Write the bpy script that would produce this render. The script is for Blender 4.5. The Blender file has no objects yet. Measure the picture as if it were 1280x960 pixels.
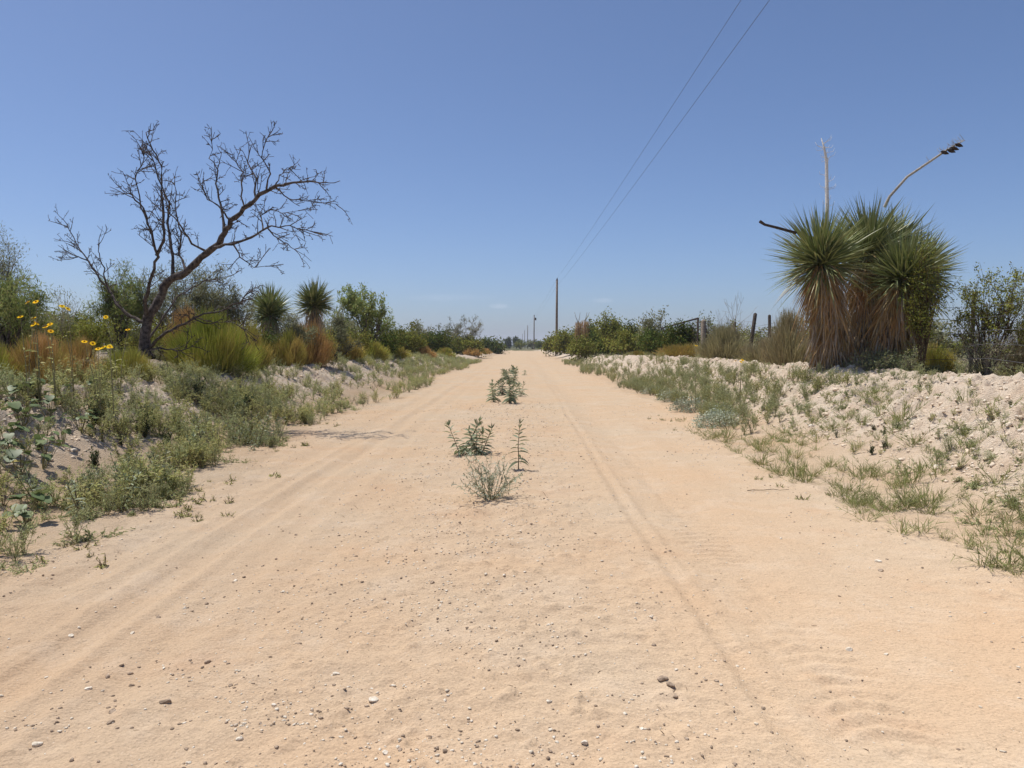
import bpy, math, random
import numpy as np
from mathutils import Vector, Matrix, Euler
S = bpy.context.scene
COL = S.collection
R = math.radians
rs = np.random.RandomState(7)
random.seed(7)

# ---------------------------------------------------------------- camera, sky, sun, exposure
CAMH = 1.40
cam_d = bpy.data.cameras.new('camera'); cam = bpy.data.objects.new('camera', cam_d); COL.objects.link(cam)
cam_d.sensor_width = 36; cam_d.lens = 27; cam_d.clip_end = 30000; cam_d.clip_start = 0.05
cam.location = (0, 0, CAMH)
cam.rotation_euler = (R(90 - 2.86), 0, R(0.72))
S.camera = cam
SUN = Vector((-0.33, 0.15, 1.0)).normalized()
ELEV = math.asin(SUN.z); AZ = math.atan2(SUN.x, SUN.y)
w = bpy.data.worlds.new('World'); S.world = w; w.use_nodes = True
nt = w.node_tree; nt.nodes.clear()
sky = nt.nodes.new('ShaderNodeTexSky'); sky.sky_type = 'NISHITA'; sky.sun_disc = False
sky.sun_elevation = ELEV; sky.sun_rotation = AZ
sky.altitude = 900; sky.air_density = .8; sky.dust_density = 2.5; sky.ozone_density = 8.0
bg = nt.nodes.new('ShaderNodeBackground'); bg.inputs[1].default_value = 0.098
wo = nt.nodes.new('ShaderNodeOutputWorld')
nt.links.new(bg.outputs[0], wo.inputs[0])
def wn(t): return nt.nodes.new(t)
tc = wn('ShaderNodeTexCoord')
def cloud_dir(px, py):
    d = Vector(((px-652)/960, 1, (432-py)/960)); return d
last = sky.outputs[0]
# two small thin clouds low over the horizon, part of the sky itself
for (px, py, sx, sy, k) in ((624, 383, 13, 3.6, .12), (752, 376, 15, 3.5, .10), (560, 372, 60, 5, .05)):
    sep = wn('ShaderNodeSeparateXYZ'); nt.links.new(tc.outputs['Generated'], sep.inputs[0])
    def m(op, a, b=None):
        n = wn('ShaderNodeMath'); n.operation = op
        for i, v in enumerate((a, b)):
            if v is None: continue
            if isinstance(v, (int, float)): n.inputs[i].default_value = v
            else: nt.links.new(v, n.inputs[i])
        return n.outputs[0]
    ysafe = m('MAXIMUM', sep.outputs[1], 0.01)
    ns = wn('ShaderNodeTexNoise'); ns.inputs['Scale'].default_value = 60; ns.inputs['Detail'].default_value = 4
    nt.links.new(tc.outputs['Generated'], ns.inputs['Vector'])
    dx = m('DIVIDE', m('SUBTRACT', m('DIVIDE', sep.outputs[0], ysafe), (px-652)/960), sx/960)
    dy = m('DIVIDE', m('SUBTRACT', m('DIVIDE', sep.outputs[2], ysafe), (432-py)/960), sy/960)
    r2 = m('ADD', m('MULTIPLY', dx, dx), m('MULTIPLY', dy, dy))
    f = m('MULTIPLY', m('MAXIMUM', m('SUBTRACT', m('ADD', 1.0, m('MULTIPLY', m('SUBTRACT', ns.outputs[0], .5), 1.6)), r2), 0.0), k)
    f = m('MINIMUM', f, .6)
    mx = wn('ShaderNodeMixRGB'); nt.links.new(f, mx.inputs[0]); nt.links.new(last, mx.inputs[1])
    mx.inputs[2].default_value = (8.2, 8.6, 9.4, 1)
    last = mx.outputs[0]
tint = wn('ShaderNodeMixRGB'); tint.blend_type = 'MULTIPLY'; tint.inputs[0].default_value = 1; tint.inputs[2].default_value = (1.035, .995, .985, 1)
nt.links.new(last, tint.inputs[1]); nt.links.new(tint.outputs[0], bg.inputs[0])
sun_d = bpy.data.lights.new('sun', 'SUN'); sun_d.energy = 4.2; sun_d.angle = R(0.53); sun_d.color = (1.0, .955, .88)
sun = bpy.data.objects.new('sun', sun_d); COL.objects.link(sun)
sun.rotation_euler = SUN.to_track_quat('Z', 'Y').to_euler()
S.view_settings.view_transform = 'Standard'; S.view_settings.look = 'None'
S.view_settings.exposure = 0.4; S.view_settings.gamma = 1.0
try: S.cycles.max_bounces = 6; S.cycles.volume_bounces = 0
except Exception: pass

# ---------------------------------------------------------------- helpers: tagging
def tag(o, label=None, cat=None, group=None, kind=None):
    if label: o['label'] = label
    if cat: o['category'] = cat
    if group: o['group'] = group
    if kind: o['kind'] = kind
    return o
def empty(name, loc, rz=0, parent=None):
    o = bpy.data.objects.new(name, None); COL.objects.link(o); o.location = loc; o.rotation_euler = (0, 0, rz)
    o.empty_display_size = .1
    if parent: o.parent = parent
    return o
def copy_tree(o, parent=None):
    c = o.copy(); COL.objects.link(c)
    if parent: c.parent = parent
    for ch in list(o.children): copy_tree(ch, c)
    return c

# ---------------------------------------------------------------- numpy noise
def _hash(ix, iy, seed):
    n = (ix.astype(np.int64)*374761393 + iy.astype(np.int64)*668265263 + seed*974711) & 0x7fffffff
    n = ((n ^ (n >> 13))*1274126177) & 0x7fffffff
    n = (n ^ (n >> 16))
    return (n & 0xffff)/65535.0
def vnoise(x, y, seed=0):
    ix = np.floor(x); iy = np.floor(y); fx = x-ix; fy = y-iy
    fx = fx*fx*(3-2*fx); fy = fy*fy*(3-2*fy)
    a = _hash(ix, iy, seed); b = _hash(ix+1, iy, seed); c = _hash(ix, iy+1, seed); d = _hash(ix+1, iy+1, seed)
    return (a*(1-fx)+b*fx)*(1-fy)+(c*(1-fx)+d*fx)*fy - .5
def fbm(x, y, sc, octs=3, seed=0, g=.5):
    o = 0; a = 1
    for k in range(octs):
        c, s = math.cos(k*1.1+.3), math.sin(k*1.1+.3)
        o = o + a*vnoise((x*c-y*s)*sc+17*k, (x*s+y*c)*sc-9*k, seed+k); a *= g; sc *= 2.03
    return o
def sst(a, b, x):
    t = np.clip((x-a)/(b-a), 0, 1); return t*t*(3-2*t)

# ---------------------------------------------------------------- terrain height
def xc(Y): return 0.7*sst(110, 170, Y) - 16*sst(190, 290, Y) - 40*sst(220, 420, Y)
def edgeL(Y): return -3.35 + .25*np.sin(Y*.31) + .35*fbm(Y, Y*0, .35, 2, 5)
def edgeR(Y): return 3.15 + .2*np.sin(Y*.4+1) + .35*fbm(Y, Y*0+9, .35, 2, 6)
def H(X, Y, detail=True):
    X = np.asarray(X, float); Y = np.asarray(Y, float)
    x = X - xc(Y)
    far = sst(25, 85, Y)
    # right bank
    hr = (.90 - .50*far)
    cr = 6.15 + .25*fbm(Y, Y*0, .25, 2, 11)
    rr = sst(3.4, 1.0*cr, x) * hr
    rr = rr - (hr*.12)*sst(cr+.3, cr+1.6, x)
    # left bank
    hl = (.82 - .42*far)
    cl = 6.0 + .35*fbm(Y, Y*0, .3, 2, 12)
    ll = sst(3.8, cl+.15, -x)*hl + (.30-.2*far)*sst(cl+.3, cl+2.4, -x)
    h = rr + ll
    fade = 1 - sst(60, 200, np.hypot(X, Y))
    # roughness of the banks
    mr = sst(3.9, 5.2, x)*(1-.55*sst(7.2, 8.5, x)); ml = sst(4.6, 5.4, -x)*(1-.6*sst(6.8, 8, -x))
    mk = (mr+ml)*fade
    h = h + mk*(.10*fbm(x, Y, .9, 3, 21) + .10*np.clip(fbm(x*1.3, Y*.6, 1.6, 3, 23), -.3, .1))
    if detail:
        ridg = np.abs(fbm(x, Y, 3.2, 3, 31, .6))
        h = h + mk*(.12*ridg-.02)
        q = fbm(x, Y, 6.0, 3, 37, .62)
        h = h + mk*(.085*np.clip(q*2.6, -.6, .6) + .06*fbm(x, Y, 14, 2, 39, .7))
    # road surface
    rd = (1-sst(3.0, 4.2, np.abs(x)))*fade
    h = h + rd*.045*np.exp(-(x/1.0)**2)
    h = h + .016*fbm(x, Y, .7, 2, 41)*fade
    for (c0, wd, dp) in ((-1.72, .09, .009), (-1.92, .06, .006), (-2.14, .10, .018), (-2.40, .06, .007), (-2.66, .14, .014), (1.38, .30, .026), (.95, .045, .014), (1.95, .22, .010), (-1.3, .1, .006)):
        cc = c0 + .05*np.sin(Y*.21+c0*3) + .02*np.sin(Y*.7)
        u = (x-cc)/wd
        h = h - rd*dp*(np.exp(-u*u) - .55*np.exp(-(np.abs(u)-1.7)**2*2.5))
    if detail:
        # tyre lug prints
        cc = 1.38 + .05*np.sin(Y*.21+1.38*3) + .02*np.sin(Y*.7)
        u = (x-cc)/.15
        ph = (Y + .05*np.abs(u)**1.5*1.3)*2*math.pi/.115
        wear = np.clip(.45+1.8*fbm(x, Y, .9, 3, 51), 0, 1)*(.6+.8*vnoise(x*14, Y*14, 58))
        h = h + rd*.0125*np.sin(ph)*np.exp(-(u*.85)**6)*wear
        for c0, wd, k in ((-2.12, .12, .004), (.95, .05, .003), (-2.62, .13, .003), (1.95, .12, .0028)):
            cc = c0 + .05*np.sin(Y*.21+c0*3) + .02*np.sin(Y*.7)
            u = (x-cc)/wd
            h = h + rd*k*np.sin((Y+.03*u)*2*math.pi/.085)*np.exp(-(u*.85)**6)*np.clip(.3+1.6*fbm(x, Y, .7, 2, 52), 0, 1)
        mid = np.exp(-((x+.15)/1.15)**2) + .7*sst(2.1, 2.9, np.abs(x))
        h = h + rd*(.2+mid)*(.016*fbm(x, Y, 5.5, 5, 61, .74))
        h = h + rd*(.2+mid)*.05*np.clip(fbm(x, Y, 11, 3, 65, .6)-.27, 0, .3) + rd*.03*np.exp(-((x-.62)/.09)**2)*np.clip(fbm(x, Y, 16, 2, 64)+.1, 0, .5)*sst(5, 3.5, Y)
        h = h + rd*.006*fbm(x, Y*.35, 9, 2, 66)
        trk = np.exp(-((x+2.2)/.6)**2) + np.exp(-((x-1.45)/.55)**2)
        h = h + rd*trk*(.012*fbm(x*1.0, Y*.035, 11, 3, 68, .7))
    # far land: gently rolling
    D = np.hypot(X, Y)
    h = h + .10*sst(6, 30, np.abs(x))*fbm(X, Y, .06, 2, 71)*5*sst(30, 120, D)*(1-sst(100, 300, D)*.7)
    h = h - .5*sst(120, 500, D)
    return h
def Z(x, y, detail=True): return float(H(np.array([x]), np.array([y]), detail)[0])
def px(p, Y): return (p-652)/960*Y            # where a thing seen at this bearing stands when it is Y metres away

# ---------------------------------------------------------------- materials
def mat(name):
    m_ = bpy.data.materials.new(name); m_.use_nodes = True
    n = m_.node_tree; n.nodes.clear(); return m_, n
def N(n, t, **kw):
    x = n.nodes.new(t)
    for k, v in kw.items():
        if k in ('operation', 'blend_type', 'attribute_name', 'noise_dimensions', 'feature', 'distance', 'data_type'): setattr(x, k, v)
    return x
def mixc(n, f, a, b, blend='MIX'):
    x = n.nodes.new('ShaderNodeMixRGB'); x.blend_type = blend
    for i, v in enumerate((f, a, b)):
        if isinstance(v, (int, float)): x.inputs[i].default_value = v
        elif isinstance(v, tuple): x.inputs[i].default_value = (*v, 1)
        else: n.links.new(v, x.inputs[i])
    return x.outputs[0]
def noise(n, sc, det=3, rough=.55, vec=None, w=None):
    x = n.nodes.new('ShaderNodeTexNoise'); x.inputs['Scale'].default_value = sc
    x.inputs['Detail'].default_value = det; x.inputs['Roughness'].default_value = rough
    if vec is not None: n.links.new(vec, x.inputs['Vector'])
    return x.outputs[0]
def ramp(n, f, stops):
    x = n.nodes.new('ShaderNodeValToRGB'); e = x.color_ramp.elements
    e[0].position, e[0].color = stops[0][0], (*stops[0][1], 1) if isinstance(stops[0][1], tuple) else (stops[0][1],)*3+(1,)
    e[1].position, e[1].color = stops[-1][0], (*stops[-1][1], 1) if isinstance(stops[-1][1], tuple) else (stops[-1][1],)*3+(1,)
    for p, c in stops[1:-1]:
        k = e.new(p); k.color = (*c, 1) if isinstance(c, tuple) else (c, c, c, 1)
    n.links.new(f, x.inputs[0]); return x.outputs[0]
def geo_pos(n): return n.nodes.new('ShaderNodeNewGeometry').outputs['Position']
def out(n, shader):
    o = n.nodes.new('ShaderNodeOutputMaterial'); n.links.new(shader, o.inputs[0])

def leaf_mat(name, c1, c2, c3=None, trans=.25, gloss=.0, rough=.5, patch=1.2):
    """c1..c2 by per-leaf value, towards c3 (dry) by the 'dry' attribute"""
    m_, n = mat(name)
    a = N(n, 'ShaderNodeAttribute', attribute_name='rnd')
    c = mixc(n, a.outputs['Fac'], c1, c2)
    oi = n.nodes.new('ShaderNodeObjectInfo')
    hs = n.nodes.new('ShaderNodeHueSaturation')
    mr = n.nodes.new('ShaderNodeMapRange'); n.links.new(oi.outputs['Random'], mr.inputs[0])
    mr.inputs[3].default_value = .82; mr.inputs[4].default_value = 1.18
    n.links.new(mr.outputs[0], hs.inputs['Value'])
    mr2 = n.nodes.new('ShaderNodeMapRange'); n.links.new(noise(n, 3.1, 2, vec=geo_pos(n)), mr2.inputs[0])
    mr2.inputs[3].default_value = .47; mr2.inputs[4].default_value = .53
    n.links.new(mr2.outputs[0], hs.inputs['Hue'])
    n.links.new(c, hs.inputs['Color']); c = hs.outputs[0]
    if c3:
        b = N(n, 'ShaderNodeAttribute', attribute_name='dry')
        c = mixc(n, b.outputs['Fac'], c, c3)
    d = n.nodes.new('ShaderNodeBsdfDiffuse'); n.links.new(c, d.inputs[0])
    t = n.nodes.new('ShaderNodeBsdfTranslucent'); n.links.new(mixc(n, .35, c, (1, 1, .55), 'MULTIPLY'), t.inputs[0])
    mx = n.nodes.new('ShaderNodeMixShader'); mx.inputs[0].default_value = trans
    n.links.new(d.outputs[0], mx.inputs[1]); n.links.new(t.outputs[0], mx.inputs[2]); sh = mx.outputs[0]
    if gloss > 0:
        g = n.nodes.new('ShaderNodeBsdfGlossy'); g.inputs['Roughness'].default_value = rough
        mx = n.nodes.new('ShaderNodeMixShader'); mx.inputs[0].default_value = gloss
        n.links.new(sh, mx.inputs[1]); n.links.new(g.outputs[0], mx.inputs[2]); sh = mx.outputs[0]
    out(n, sh); return m_
def bark_mat(name, c1, c2, sc=18, bump=.4):
    m_, n = mat(name)
    p = geo_pos(n); f = noise(n, sc, 4, .65, p)
    c = mixc(n, ramp(n, f, [(.35, 0.0), (.65, 1.0)]), c1, c2)
    d = n.nodes.new('ShaderNodeBsdfDiffuse'); n.links.new(c, d.inputs[0])
    b = n.nodes.new('ShaderNodeBump'); b.inputs['Strength'].default_value = bump; b.inputs['Distance'].default_value = .02
    n.links.new(f, b.inputs['Height']); n.links.new(b.outputs[0], d.inputs['Normal'])
    out(n, d.outputs[0]); return m_

def ground_mat(name, road):
    m_, n = mat(name)
    p = geo_pos(n)
    base = mixc(n, ramp(n, noise(n, .45, 4, .6, p), [(.35, 0.0), (.65, 1.0)]), (.58, .415, .268), (.565, .44, .308))
    # pale caliche patches, finer on the crown of the road
    pale = ramp(n, noise(n, 1.9, 5, .68, p), [(.50, 0.0), (.66, 1.0)])
    base = mixc(n, mixc(n, .42 if road else .5, (0, 0, 0), pale), base, (.64, .515, .38))
    red = ramp(n, noise(n, 1.1, 4, .6, p), [(.58, 0.0), (.74, 1.0)])
    base = mixc(n, mixc(n, .4, (0, 0, 0), red), base, (.54, .335, .20))
    grain = noise(n, 95, 3, .7, p)
    base = mixc(n, .42, base, mixc(n, ramp(n, grain, [(.3, .6), (.5, .98), (.7, 1.22)]), (0, 0, 0), base, 'MIX'), 'MIX') if False else base
    g = ramp(n, grain, [(.30, .66), (.48, 1.0), (.72, 1.0)])
    base = mixc(n, .85, base, g, 'MULTIPLY')
    g2 = ramp(n, noise(n, 22, 5, .8, p), [(.30, .74), (.46, 1.0), (.60, 1.0), (.72, 1.10)])
    base = mixc(n, .8, base, g2, 'MULTIPLY')
    # tiny pale grit and dark grit
    v = n.nodes.new('ShaderNodeTexVoronoi'); v.inputs['Scale'].default_value = 62; n.links.new(p, v.inputs['Vector'])
    vd = ramp(n, v.outputs['Distance'], [(.10, 1.0), (.20, 0.0)])
    sel = ramp(n, noise(n, 5, 4, .75, p), [(.54, 0.0), (.62, 1.0)])
    sc_ = N(n, 'ShaderNodeSeparateColor'); n.links.new(v.outputs['Color'], sc_.inputs[0])
    s1 = mixc(n, 1.0, mixc(n, 1.0, vd, sel, 'MULTIPLY'), ramp(n, sc_.outputs[0], [(.60, 0.0), (.64, 1.0)]), 'MULTIPLY')
    base = mixc(n, s1, base, (.70, .62, .52))
    s2 = mixc(n, 1.0, mixc(n, 1.0, vd, sel, 'MULTIPLY'), ramp(n, sc_.outputs[1], [(.78, 0.0), (.82, 1.0)]), 'MULTIPLY')
    base = mixc(n, s2, base, (.20, .14, .10))
    if not road:
        # bank and the land behind: paler, grey, litter
        at = N(n, 'ShaderNodeAttribute', attribute_name='bank')
        base = mixc(n, at.outputs['Fac'], base, mixc(n, ramp(n, noise(n, 2.6, 5, .7, p), [(.38, 0.0), (.62, 1.0)]), (.575, .455, .34), (.67, .57, .45)))
        lit = N(n, 'ShaderNodeAttribute', attribute_name='litter')
        lf = mixc(n, 1.0, lit.outputs['Fac'], ramp(n, noise(n, 4.5, 5, .8, p), [(.36, 0.0), (.58, 1.0)]), 'MULTIPLY')
        base = mixc(n, lf, base, (.20, .16, .105))
        gr = N(n, 'ShaderNodeAttribute', attribute_name='farveg')
        gf = mixc(n, 1.0, gr.outputs['Fac'], ramp(n, noise(n, .16, 4, .7, p), [(.30, .45), (.55, 1.0)]), 'MULTIPLY')
        base = mixc(n, gf, base, (.085, .095, .045))
    d = n.nodes.new('ShaderNodeBsdfDiffuse'); n.links.new(base, d.inputs[0]); d.inputs['Roughness'].default_value = .8
    b = n.nodes.new('ShaderNodeBump'); b.inputs['Strength'].default_value = .8; b.inputs['Distance'].default_value = .016 if road else .045
    hh = mixc(n, .25, noise(n, 30 if road else 13, 6, .75, p), v.outputs['Distance'])
    n.links.new(hh, b.inputs['Height'])
    n.links.new(b.outputs[0], d.inputs['Normal'])
    out(n, d.outputs[0]); return m_
M = {}
M['road'] = ground_mat('sandy_road', True); M['ground'] = ground_mat('sandy_soil', False)
M['weed'] = leaf_mat('grey_green_leaf', (0.226, 0.270, 0.124), (0.451, 0.479, 0.273), (.30, .24, .13), trans=.36)
M['weed2'] = leaf_mat('olive_leaf', (0.259, 0.295, 0.105), (0.493, 0.470, 0.227), (.33, .27, .14), trans=.36)
M['lance'] = leaf_mat('lance_leaf', (.15, .185, .105), (.27, .30, .19), (.28, .24, .12), gloss=.03)
M['silver'] = leaf_mat('silver_leaf', (.25, .28, .20), (.44, .47, .37), (.3, .3, .2), trans=.12)
M['grass'] = leaf_mat('grass_blade', (0.151, 0.192, 0.064), (0.288, 0.300, 0.129), (.42, .34, .19))
M['big'] = leaf_mat('broad_leaf', (.075, .115, .042), (.145, .195, .085), (.30, .24, .06), gloss=.04)
M['bigdark'] = leaf_mat('dark_leaf', (.03, .05, .025), (.07, .10, .05), (.2, .15, .06))
M['broom'] = leaf_mat('broom_stem', (0.184, 0.225, 0.037), (0.389, 0.450, 0.084), (.50, .31, .14), trans=.2)
M['broom_y'] = leaf_mat('yellow_broom_stem', (0.238, 0.224, 0.052), (0.420, 0.364, 0.104), (.38, .24, .10), trans=.2)
M['sage'] = leaf_mat('grey_broom_stem', (0.238, 0.237, 0.117), (0.402, 0.386, 0.218), (.34, .27, .17), trans=.2)
M['yucca'] = leaf_mat('yucca_leaf', (.10, .135, .04), (.25, .28, .115), (.34, .30, .16), trans=.12, gloss=.05, rough=.45)
M['skirt'] = leaf_mat('dead_yucca_leaf', (.38, .215, .085), (.52, .37, .19), (.38, .33, .265), trans=.12)
M['creo'] = leaf_mat('small_bush_leaf', (0.130, 0.150, 0.029), (0.292, 0.310, 0.078), (.25, .2, .07), trans=.2)
M['dkbush'] = leaf_mat('dark_bush_leaf', (0.047, 0.073, 0.018), (0.113, 0.158, 0.040), (.2, .17, .05), trans=.15)
M['mesq'] = leaf_mat('feathery_leaf', (.15, .195, .06), (.29, .34, .13), (.27, .24, .12), trans=.3)
M['mesq_g'] = leaf_mat('grey_feathery_leaf', (0.154, 0.169, 0.091), (0.266, 0.273, 0.168), (.27, .24, .16), trans=.25)
M['petal'] = leaf_mat('yellow_petal', (.72, .42, .015), (.80, .52, .03), trans=.2)
M['disc'] = bark_mat('flower_disc', (.30, .13, .02), (.42, .22, .03), 200)
M['bark'] = bark_mat('dark_bark', (.035, .030, .027), (.13, .11, .10))
M['greybark'] = bark_mat('grey_bark', (.14, .12, .10), (.30, .27, .23))
M['twig'] = bark_mat('grey_twig', (.17, .14, .11), (.32, .28, .22))
M['stem'] = bark_mat('green_stem', (.16, .15, .08), (.28, .26, .15), 40)
M['dkstem'] = bark_mat('dark_stem', (.07, .05, .032), (.15, .11, .07), 40)
M['white_stalk'] = bark_mat('bleached_stalk', (.55, .52, .47), (.72, .70, .66), 30)
M['stalk'] = bark_mat('weathered_stalk', (.25, .22, .18), (.42, .39, .34), 30)
M['pod'] = bark_mat('dark_seed_pod', (.03, .025, .02), (.08, .06, .05), 30)
M['pole'] = bark_mat('weathered_pole', (.13, .095, .07), (.24, .185, .14), 6)
M['post'] = bark_mat('old_fence_wood', (.045, .038, .032), (.12, .10, .085), 14)
M['postpale'] = bark_mat('pale_fence_wood', (.16, .13, .10), (.26, .22, .18), 14)
M['metal'] = bark_mat('dark_metal', (.04, .032, .03), (.085, .065, .055), 10, .1)
M['wire'] = bark_mat('dull_wire', (.09, .09, .10), (.16, .16, .17), 10, .1)
M['rock'] = bark_mat('pale_limestone', (.52, .45, .35), (.70, .64, .55), 60, .5)
M['rockd'] = bark_mat('dark_stone', (.20, .15, .11), (.40, .31, .235), 60, .5)
M['clod'] = bark_mat('earth_clod', (.56, .44, .32), (.68, .585, .47), 30, .7)
M['litter'] = bark_mat('dry_litter', (.12, .08, .055), (.30, .22, .15), 50, .3)
M['distant'] = bark_mat('scrub_covered_hill', (.07, .075, .05), (.13, .12, .085), .02, 0)

# ---------------------------------------------------------------- mesh builder
def nrm(a): return a/np.maximum(np.linalg.norm(a, axis=-1, keepdims=True), 1e-9)
class MB:
    def __init__(s): s.V = []; s.F = []; s.A = []; s.D = []; s.n = 0; s.smooth = False
    def add(s, V, F, rnd=.5, dry=0.):
        V = np.asarray(V, float).reshape(-1, 3); F = np.asarray(F, int)
        s.V.append(V); s.F.append(F + s.n); k = len(V)
        s.A.append(np.broadcast_to(rnd, (k,)).astype(float)); s.D.append(np.broadcast_to(dry, (k,)).astype(float)); s.n += k
    def tube(s, P, rad, sides=5, rnd=.5, dry=0., cap=True):
        P = np.asarray(P, float); n = len(P); rad = np.broadcast_to(rad, (n,))
        T = np.gradient(P, axis=0); T = nrm(T)
        ref = np.array([0, 0, 1.]) if abs(T[0][2]) < .9 else np.array([1., 0, 0])
        A = nrm(np.cross(T, ref)); B = np.cross(T, A)
        a = np.linspace(0, 2*math.pi, sides, endpoint=False)
        V = P[:, None]+rad[:, None, None]*(np.cos(a)[None, :, None]*A[:, None]+np.sin(a)[None, :, None]*B[:, None])
        i = np.arange(n-1)[:, None]*sides; j = np.arange(sides)[None]
        F = np.stack([i+j, i+(j+1) % sides, i+sides+(j+1) % sides, i+sides+j], -1).reshape(-1, 4)
        V = V.reshape(-1, 3)
        if cap:
            V = np.vstack([V, P[-1:]+T[-1:]*rad[-1]*.5]); b = (n-1)*sides; c = len(V)-1
            F = np.vstack([F]+[np.array([[b+k, b+(k+1) % sides, c, c]]) for k in range(sides)])
        s.add(V, F, rnd, dry)
    def blades(s, P, D, L, W, droop=0., seg=3, shape=None, side=None, rnd=None, dry=None, fold=0.):
        """n curved tapering blades or leaves; P,D (n,3)"""
        n = len(P)
        if n == 0: return
        P = np.asarray(P, float); D = nrm(np.asarray(D, float)); L = np.broadcast_to(L, (n,)); W = np.broadcast_to(W, (n,)); droop = np.broadcast_to(droop, (n,))
        if side is None:
            r = rs.normal(size=(n, 3))*.6+np.array([0, 0, 1.]); side = np.cross(D, r)
        side = nrm(side)
        t = np.linspace(0, 1, seg+1)
        if shape is None: shape = 1-t**1.6
        shape = np.asarray(shape, float)
        C = P[:, None]+D[:, None]*L[:, None, None]*t[None, :, None]
        C = C+np.array([0, 0, -1.])*(droop*L)[:, None, None]*(t**2)[None, :, None]
        wv = side[:, None]*(W[:, None]*shape[None]*.5)[..., None]
        k = seg
        # rows 0..k-1 have two vertices, the tip one
        rows = np.stack([C[:, :k]-wv[:, :k], C[:, :k]+wv[:, :k]], 2).reshape(n, 2*k, 3)
        V = np.concatenate([rows, C[:, k:k+1]], 1)
        F = []
        for i in range(k-1): F.append([2*i, 2*i+1, 2*i+3, 2*i+2])
        F.append([2*k-2, 2*k-1, 2*k, 2*k])
        F = np.array(F)
        m_ = 2*k+1
        FF = (F[None]+np.arange(n)[:, None, None]*m_).reshape(-1, 4)
        rnd = rs.rand(n) if rnd is None else np.broadcast_to(rnd, (n,)); dry = np.zeros(n) if dry is None else np.broadcast_to(dry, (n,))
        s.add(V.reshape(-1, 3), FF, np.repeat(rnd, m_), np.repeat(dry, m_))
    def build(s, name, material, parent=None, smooth=False, loc=None):
        V = np.vstack(s.V); F = np.vstack(s.F); A = np.concatenate(s.A); D = np.concatenate(s.D)
        me = bpy.data.meshes.new(name)
        tri = (F[:, 2] == F[:, 3])
        cnt = np.where(tri, 3, 4)
        start = np.concatenate([[0], np.cumsum(cnt)[:-1]])
        mask = np.ones(F.shape, bool); mask[tri, 3] = False
        idx = F[mask]
        me.vertices.add(len(V)); me.vertices.foreach_set('co', V.ravel().astype(np.float32))
        me.loops.add(len(idx)); me.loops.foreach_set('vertex_index', idx.astype(np.int32))
        me.polygons.add(len(F)); me.polygons.foreach_set('loop_start', start.astype(np.int32)); me.polygons.foreach_set('loop_total', cnt.astype(np.int32))
        me.update(calc_edges=True)
        if smooth: me.polygons.foreach_set('use_smooth', np.ones(len(F), bool))
        a = me.attributes.new('rnd', 'FLOAT', 'POINT'); a.data.foreach_set('value', A.astype(np.float32))
        a = me.attributes.new('dry', 'FLOAT', 'POINT'); a.data.foreach_set('value', D.astype(np.float32))
        me.materials.append(material)
        o = bpy.data.objects.new(name, me); COL.objects.link(o)
        if parent: o.parent = parent
        if loc is not None: o.location = loc
        return o
    def ok(s): return s.n > 0

def sphdirs(n, zmin=-1, zmax=1):
    z = rs.uniform(zmin, zmax, n); a = rs.uniform(0, 2*math.pi, n); r = np.sqrt(np.maximum(0, 1-z*z))
    return np.stack([r*np.cos(a), r*np.sin(a), z], 1)

# ---------------------------------------------------------------- ground and road (one height field, two materials)
def build_ground():
    ys = [-40, -25, -15, -8, -4, -1, .3, 1.2]
    y = 1.6
    while y < 60: ys.append(y); y += .0048*(y+.4)
    while y < 9000: ys.append(y); y *= 1.022
    ys = np.array(ys)
    uf = np.concatenate([np.arange(-.86, .8601, .0027)])
    uo = []
    u = .86; st = .006
    while u < 14: u += st; st *= 1.06; uo.append(u)
    us = np.concatenate([-np.array(uo)[::-1], uf, np.array(uo)])
    sc = 2.4 + np.maximum(ys, 0)
    X = us[None]*sc[:, None]; Y = np.repeat(ys[:, None], len(us), 1)
    h = H(X.ravel(), Y.ravel()).reshape(X.shape)
    ny, nx = X.shape
    V = np.stack([X, Y, h], -1).reshape(-1, 3)
    i = np.arange(ny-1)[:, None]*nx; j = np.arange(nx-1)[None]
    F = np.stack([i+j, i+j+1, i+nx+j+1, i+nx+j], -1).reshape(-1, 4)
    cx = V[F].mean(1)
    x = cx[:, 0]-xc(cx[:, 1]); yy = cx[:, 1]
    jag = .30*fbm(cx[:, 0], cx[:, 1], 2.2, 3, 77)
    isroad = (x > edgeL(yy)+jag) & (x < edgeR(yy)+jag) & (yy < 500)
    xv = V[:, 0]-xc(V[:, 1]); Dv = np.hypot(V[:, 0], V[:, 1])
    bank = np.clip(sst(3.7, 4.8, xv)+sst(4.3, 5.2, -xv), 0, 1)
    litter = np.clip(.25*sst(3.4, 4.2, -xv)+.1*sst(3.4, 4.4, xv)+.65*sst(6.2, 7.2, -xv)+.8*sst(6.9, 7.8, xv), 0, 1)
    farv = sst(9, 14, np.abs(xv))*sst(25, 60, Dv)+sst(400, 500, V[:, 1]); farv = np.clip(farv+sst(195, 225, V[:, 1]), 0, 1)
    for nm, msk in (('road', isroad), ('ground', ~isroad)):
        f = F[msk]; used = np.zeros(len(V), bool); used[f.ravel()] = True
        mp = -np.ones(len(V), int); mp[used] = np.arange(used.sum())
        b = MB(); b.add(V[used], mp[f]); o = b.build(nm, M[nm], smooth=True)
        for an, arr in (('bank', bank), ('litter', litter), ('farveg', farv)):
            a = o.data.attributes.new(an, 'FLOAT', 'POINT'); a.data.foreach_set('value', arr[used].astype(np.float32))
        tag(o, kind='structure')
        if nm == 'road': tag(o, 'pale sandy two-track dirt road with tyre prints and loose stones', 'road')
        else: tag(o, 'sandy verges and rough pale earth banks beside the road', 'ground')
build_ground()

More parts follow.
